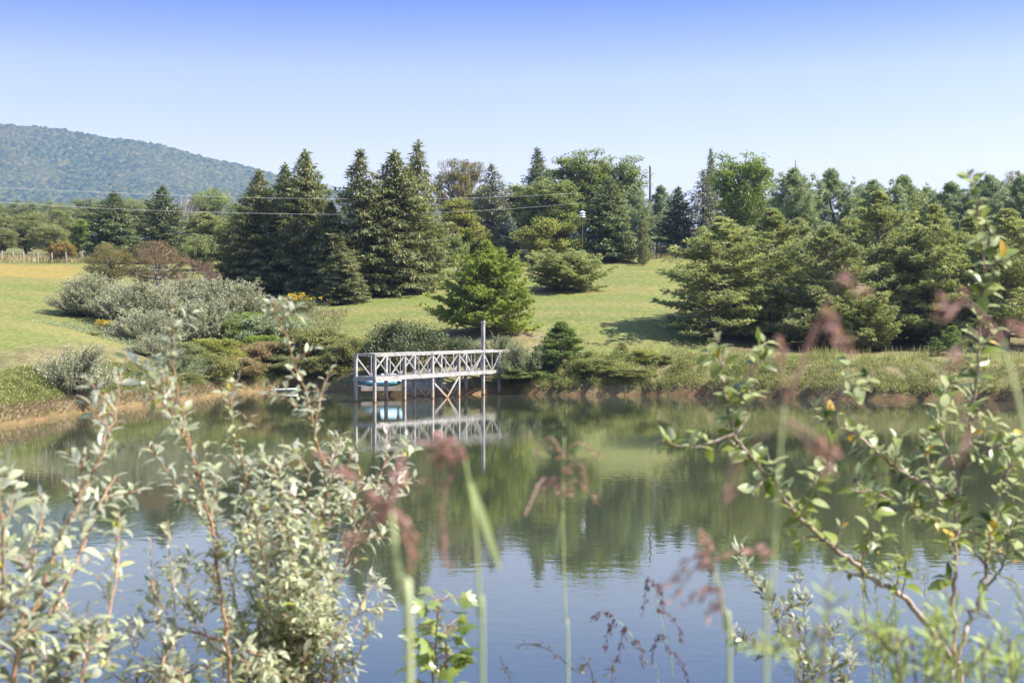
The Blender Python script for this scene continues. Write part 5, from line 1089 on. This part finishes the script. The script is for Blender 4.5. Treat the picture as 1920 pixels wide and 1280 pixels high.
# purple top grasses: stalk, blades and drooping heads
def grass_stalk(label, stem, rad, heads, mat='purple', leaf=(), seed=1, spk=.010, group='purple topped grass stalks close to the lens', nb=30, rr=.0006, f0=.25):
    g = rng(seed); root = W(*stem[0]); root = np.array([root[0] * 1.0, root[1], 0]); root[2] = gz(root[0], root[1])
    o = thing('grass_stalk', label, 'grass', tuple(root), group); pl = path(stem, (root[0], root[1])) - root
    rad *= .85; b = MB(); b.tube(pl, np.linspace(rad, rad * .45, len(pl)), 7, tint=g.random())
    for lp_ in leaf:
        q = catmull(np.array([W(*p) for p in lp_]), 6) - root; k = len(q); wd = rad * 1.5 * np.sin(np.linspace(.35, 1, k) * np.pi) ** .6 + .0004
        v = np.vstack([np.stack([q[i] - [wd[i], 0, 0], q[i] + [wd[i], .3 * wd[i], 0]]) for i in range(k)]); b.add(v, q=[[2 * i, 2 * i + 1, 2 * i + 3, 2 * i + 2] for i in range(k - 1)], tint=.6)
    b.build('stalk', M['stalk'], o, True)
    c = rb = MB(); tip = pl[-1]
    for hpts in heads:
        H = np.array([W(*p) for p in hpts]) - root
        j = np.argmin(np.linalg.norm(pl - H[0], axis=1)); a0 = pl[j] if np.linalg.norm(pl[j] - H[0]) < np.linalg.norm(tip - H[0]) else tip
        q = catmull(np.vstack([[a0], H]), 6); rb.tube(q, np.linspace(rr * 1.6, rr, len(q)), 4, cap=False)
        seg = np.linalg.norm(np.diff(q, axis=0), axis=1); T = seg.sum(); n = max(8, int(nb * .62))
        f = g.uniform(f0, 1, n) * (len(q) - 1); P = np.stack([np.interp(f, np.arange(len(q)), q[:, k]) for k in range(3)], 1)
        A = nrm(q[-1] - q[1]); D = nrm(A * .8 + runit(g, n) * .5 + [0, 0, -.3])
        P = P + runit(g, n) * spk * .5
        c.kites(P, D, runit(g, n), spk * g.uniform(.7, 1.2, n), spk * .3, g.random(n), fold=.4)
        c.kites(P, D, runit(g, n), spk * g.uniform(.7, 1.2, n), spk * .3, g.random(n), fold=.4)
    c.build('seed_sprays', M[mat], o)
    return o
d = .95
grass_stalk('thick pale blurred stalk right of the dense olive shrub, its pink head over the shrub', [(768, 1300, d), (752, 1130, d), (738, 1000, d), (733, 960, d)], .0042,
    [[(720, 940, d), (650, 890, d), (600, 850, d - .03)], [(735, 930, d), (742, 900, d), (750, 850, d + .05)], [(720, 960, d), (680, 1000, d), (640, 1010, d)], [(740, 960, d), (765, 1010, d), (770, 1060, d)], [(725, 950, d), (690, 930, d), (650, 970, d + .05)]], seed=201, nb=26)
d = 1.12
grass_stalk('blurred green stalk whose rose head bends over below the dock reflection', [(905, 1300, d), (899, 1150, d), (893, 1010, d), (882, 920, d), (872, 865, d)], .0023,
    [[(862, 845, d), (835, 838, d), (805, 870, d)], [(858, 840, d), (830, 850, d), (800, 910, d)], [(866, 842, d), (840, 826, d), (800, 838, d)], [(850, 860, d), (830, 960, d), (835, 1060, d)]], seed=202, nb=34,
    leaf=[[(880, 905, d), (905, 970, d), (925, 1030, d), (940, 1070, d)]])
d = 1.7
grass_stalk('thin upright stalk with open pink head in mid pond', [(1066, 1300, d), (1060, 1150, d), (1056, 1000, d), (1056, 890, d), (1058, 820, d)], .0016,
    [[(1062, 930, d), (1080, 900, d), (1128, 950, d + .05)], [(1052, 915, d), (1020, 895, d), (985, 965, d - .05)], [(1058, 850, d), (1085, 830, d), (1125, 860, d)], [(1054, 850, d), (1030, 820, d), (1000, 860, d)], [(1056, 880, d), (1090, 870, d), (1100, 920, d)], [(1056, 900, d), (1030, 900, d), (1015, 940, d)]], seed=203, nb=16, spk=.009,
    leaf=[[(1055, 965, d), (1050, 990, d), (1042, 1040, d)]])
d = 1.3
grass_stalk('blurred stalk with wide pink drooping head above the small sapling', [(1368, 1300, d), (1360, 1180, d), (1353, 1120, d), (1340, 1075, d)], .0025,
    [[(1320, 1050, d), (1290, 1080, d), (1255, 1130, d)], [(1318, 1040, d), (1280, 1060, d), (1230, 1120, d)], [(1345, 1100, d), (1320, 1110, d), (1290, 1125, d)], [(1350, 1110, d), (1345, 1130, d), (1330, 1150, d)], [(1325, 1045, d), (1330, 1020, d), (1310, 990, d)], [(1330, 1055, d), (1390, 1030, d), (1440, 1040, d)]], seed=204, nb=22)
d = 1.0
grass_stalk('tall blurred stalk left of the apple sapling with pink spikes before the scrub pines', [(1436, 1300, d), (1446, 1120, d), (1456, 960, d), (1464, 830, d), (1470, 760, d)], .0020,
    [[(1485, 720, d), (1540, 590, d - .02), (1575, 650, d - .04)], [(1500, 700, d), (1545, 600, d), (1560, 640, d), (1590, 660, d)], [(1500, 680, d), (1570, 530, d), (1610, 560, d)], [(1468, 720, d), (1466, 680, d), (1466, 630, d)], [(1480, 800, d), (1520, 830, d), (1560, 840, d)], [(1480, 790, d), (1530, 820, d), (1545, 880, d)], [(1450, 800, d), (1390, 860, d), (1375, 930, d)]], seed=205, nb=17, f0=.62, rr=.0004)
d = .9
grass_stalk('blurred stalk at the right edge with rose spikes beside the tall apple shoot', [(1960, 1300, d), (1945, 1000, d), (1920, 800, d), (1880, 640, d)], .003,
    [[(1850, 600, d), (1800, 560, d), (1775, 590, d)], [(1840, 620, d), (1810, 640, d), (1790, 680, d)], [(1870, 640, d), (1890, 620, d), (1915, 620, d)], [(1900, 760, d), (1830, 780, d), (1800, 860, d)]], seed=206, nb=14, f0=.6, rr=.0004)
d = 3.1
SP = 'fine dark seeded grasses right of the maple seedling'
grass_stalk('fine grass with dark seed sprays, taller of the two beside the maple seedling', [(1262, 1300, d), (1252, 1220, d), (1238, 1150, d), (1222, 1090, d)], .0013,
    [[(1215, 1080, d), (1212, 1100, d), (1206, 1150, d)], [(1225, 1090, d), (1240, 1110, d), (1246, 1150, d)], [(1235, 1140, d), (1262, 1160, d), (1280, 1200, d)], [(1245, 1190, d), (1230, 1200, d), (1222, 1240, d)], [(1250, 1210, d), (1275, 1240, d), (1290, 1270, d)]], 'darkpurple', seed=207, nb=34, spk=.012, group=SP)
grass_stalk('fine grass with dark seed sprays, leaning left beside the maple seedling', [(1235, 1300, d), (1212, 1240, d), (1180, 1185, d), (1150, 1155, d)], .0013,
    [[(1145, 1150, d), (1125, 1145, d), (1115, 1160, d)], [(1155, 1160, d), (1140, 1180, d), (1136, 1220, d)], [(1170, 1175, d), (1165, 1200, d), (1160, 1240, d)], [(1190, 1200, d), (1200, 1210, d), (1204, 1245, d)]], 'darkpurple', seed=208, nb=34, spk=.012, group=SP)

# dry seed stalk
B = Bush(106, .014, .008, .012, curl=.5)
r7 = (.2, 3.2)
B.stem(Dp([(1115, 1295), (1075, 1255), (1035, 1222), (995, 1207), (966, 1212)], 3.2), .0025, .001, r7, 14, .04, .5, lvl=0, leafa=.55)
B.stem(Dp([(1148, 1295), (1149, 1255), (1152, 1232)], 3.2), .0018, .001, r7, 30, .03, .8, lvl=0, leafa=.9)
B.stem(Dp([(960, 1295), (948, 1262), (936, 1228)], 3.2), .0016, .0008, r7, 12, .03, .6, lvl=0, leafa=.6)
B.build('seed_stalk', 'dry brown arching seed stalk low in front of the water', 'plant', r7, 'seed', 'stem_dark')

# feathery goldenrods
def feather(label, root, stems, seed, L=.034, mat='feather'):
    B = Bush(seed, L * .75, L * .13, .0036, curl=.15, asc=.9, fold=.1)
    for pts, dd, plume in stems:
        pl = B.stem(Dp(pts, dd), .003, .0012, root, plume * 1.1, .10, .45, lvl=1, leafa=.3, up=.1)
    return B.build('goldenrod_plant', label, 'plant', root, mat, 'stem_dark', 'feathery goldenrods at the bottom right')
feather('feathery pale green goldenrod at the bottom right corner', (.72, 1.95), [([(1900, 1300), (1880, 1200), (1830, 1120)], 1.95, 14), ([(1850, 1300), (1810, 1200), (1740, 1130)], 1.9, 14), ([(1930, 1290), (1925, 1180), (1905, 1130)], 2.0, 12), ([(1800, 1300), (1750, 1230), (1690, 1190)], 1.85, 12), ([(1960, 1260), (1930, 1150), (1890, 1090)], 2.1, 10)], 301)
feather('feathery goldenrod leaning left under the apple limb', (.5, 1.75), [([(1720, 1300), (1670, 1220), (1600, 1150)], 1.75, 12), ([(1690, 1300), (1640, 1240), (1590, 1210)], 1.7, 14), ([(1760, 1300), (1730, 1250), (1690, 1230)], 1.75, 14)], 302)
feather('slender upright goldenrod behind the apple limb', (1.0, 3.7), [([(1640, 1300), (1625, 1180), (1612, 1040)], 3.7, 10), ([(1690, 1300), (1680, 1160), (1672, 1060)], 3.7, 6), ([(1660, 1300), (1650, 1200), (1640, 1100)], 3.6, 10), ([(1735, 1300), (1738, 1200), (1733, 1080)], 3.8, 4)], 303, .03)
feather('blurred pale goldenrod stem under the small sapling', (.3, 1.25), [([(1500, 1310), (1450, 1230), (1395, 1190)], 1.25, 6), ([(1545, 1310), (1515, 1240), (1498, 1180)], 1.25, 6)], 304, .02)

# ------------------------------------------------------------------ haze, sky, sun, camera
m = newmat('haze_air'); n = NT(m)
pv = n.n('ShaderNodeVolumePrincipled', i={'Color': (.40, .59, 1., 1), 'Density': .00012, 'Anisotropy': .2})
n.out(None, pv.outputs[0])
b = MB(); b.beam([0, -150, 218.5], [0, 3400, 218.5], 5000, 443, [1, 0, 0]); hz = b.build('haze', m); tag(hz, kind='stuff')

SUN_AZ, SUN_EL = 95., 48.
SKY_TINT = [(0.050, (0.591, 0.51, 0.584)), (0.122, (0.769, 0.563, 0.500)), (0.182, (0.640, 0.50, 0.510)), (0.232, (0.228, 0.270, 0.520)), (.45, (1., .95, 1.))]
w = bpy.data.worlds.new('World'); scn.world = w; w.use_nodes = True; nt = w.node_tree; nt.nodes.clear()
sky = nt.nodes.new('ShaderNodeTexSky'); sky.sky_type = 'NISHITA'; sky.sun_disc = False
sky.sun_elevation = R(SUN_EL); sky.sun_rotation = R(SUN_AZ); sky.air_density = 1.; sky.dust_density = .6; sky.ozone_density = 2.
bg = nt.nodes.new('ShaderNodeBackground'); bg.inputs[1].default_value = .115
tc = nt.nodes.new('ShaderNodeTexCoord'); sx = nt.nodes.new('ShaderNodeSeparateXYZ'); nt.links.new(tc.outputs['Generated'], sx.inputs[0])
rp = nt.nodes.new('ShaderNodeValToRGB'); nt.links.new(sx.outputs[2], rp.inputs[0])
while len(rp.color_ramp.elements) < 5: rp.color_ramp.elements.new(.5)
for el, (p_, c_) in zip(rp.color_ramp.elements, SKY_TINT): el.position = p_; el.color = (*c_, 1)
mx = nt.nodes.new('ShaderNodeMix'); mx.data_type = 'RGBA'; mx.blend_type = 'MULTIPLY'; mx.inputs[0].default_value = 1
nt.links.new(sky.outputs[0], mx.inputs[6]); nt.links.new(rp.outputs[0], mx.inputs[7])
ow = nt.nodes.new('ShaderNodeOutputWorld'); nt.links.new(mx.outputs[2], bg.inputs[0]); nt.links.new(bg.outputs[0], ow.inputs[0])
sl = bpy.data.lights.new('sun', 'SUN'); sl.energy = 4.2; sl.angle = R(.53); sl.color = (1, .95, .86)
so = bpy.data.objects.new('sun', sl); link(so)
sd = Vector((math.sin(R(SUN_AZ)) * math.cos(R(SUN_EL)), math.cos(R(SUN_AZ)) * math.cos(R(SUN_EL)), math.sin(R(SUN_EL))))
so.rotation_euler = sd.to_track_quat('Z', 'Y').to_euler(); so.location = sd * 60
cam = bpy.data.cameras.new('camera'); cam.lens = 50; cam.sensor_width = 36; cam.shift_y = -(640 - HY) / 1920
cam.clip_start = .05; cam.clip_end = 9000
cam.dof.use_dof = True; cam.dof.focus_distance = 74; cam.dof.aperture_fstop = 7.5
co = bpy.data.objects.new('camera', cam); link(co); co.location = (0, 0, CH); co.rotation_euler = (R(90), 0, 0); scn.camera = co
scn.view_settings.view_transform = 'Standard'; scn.view_settings.look = 'None'; scn.view_settings.exposure = 1.72; scn.view_settings.gamma = 1
scn.render.engine = 'CYCLES'
cy = scn.cycles; cy.max_bounces = 6; cy.diffuse_bounces = 3; cy.glossy_bounces = 3; cy.transmission_bounces = 3; cy.volume_bounces = 0; cy.use_denoising = True
cy.sample_clamp_indirect = 6
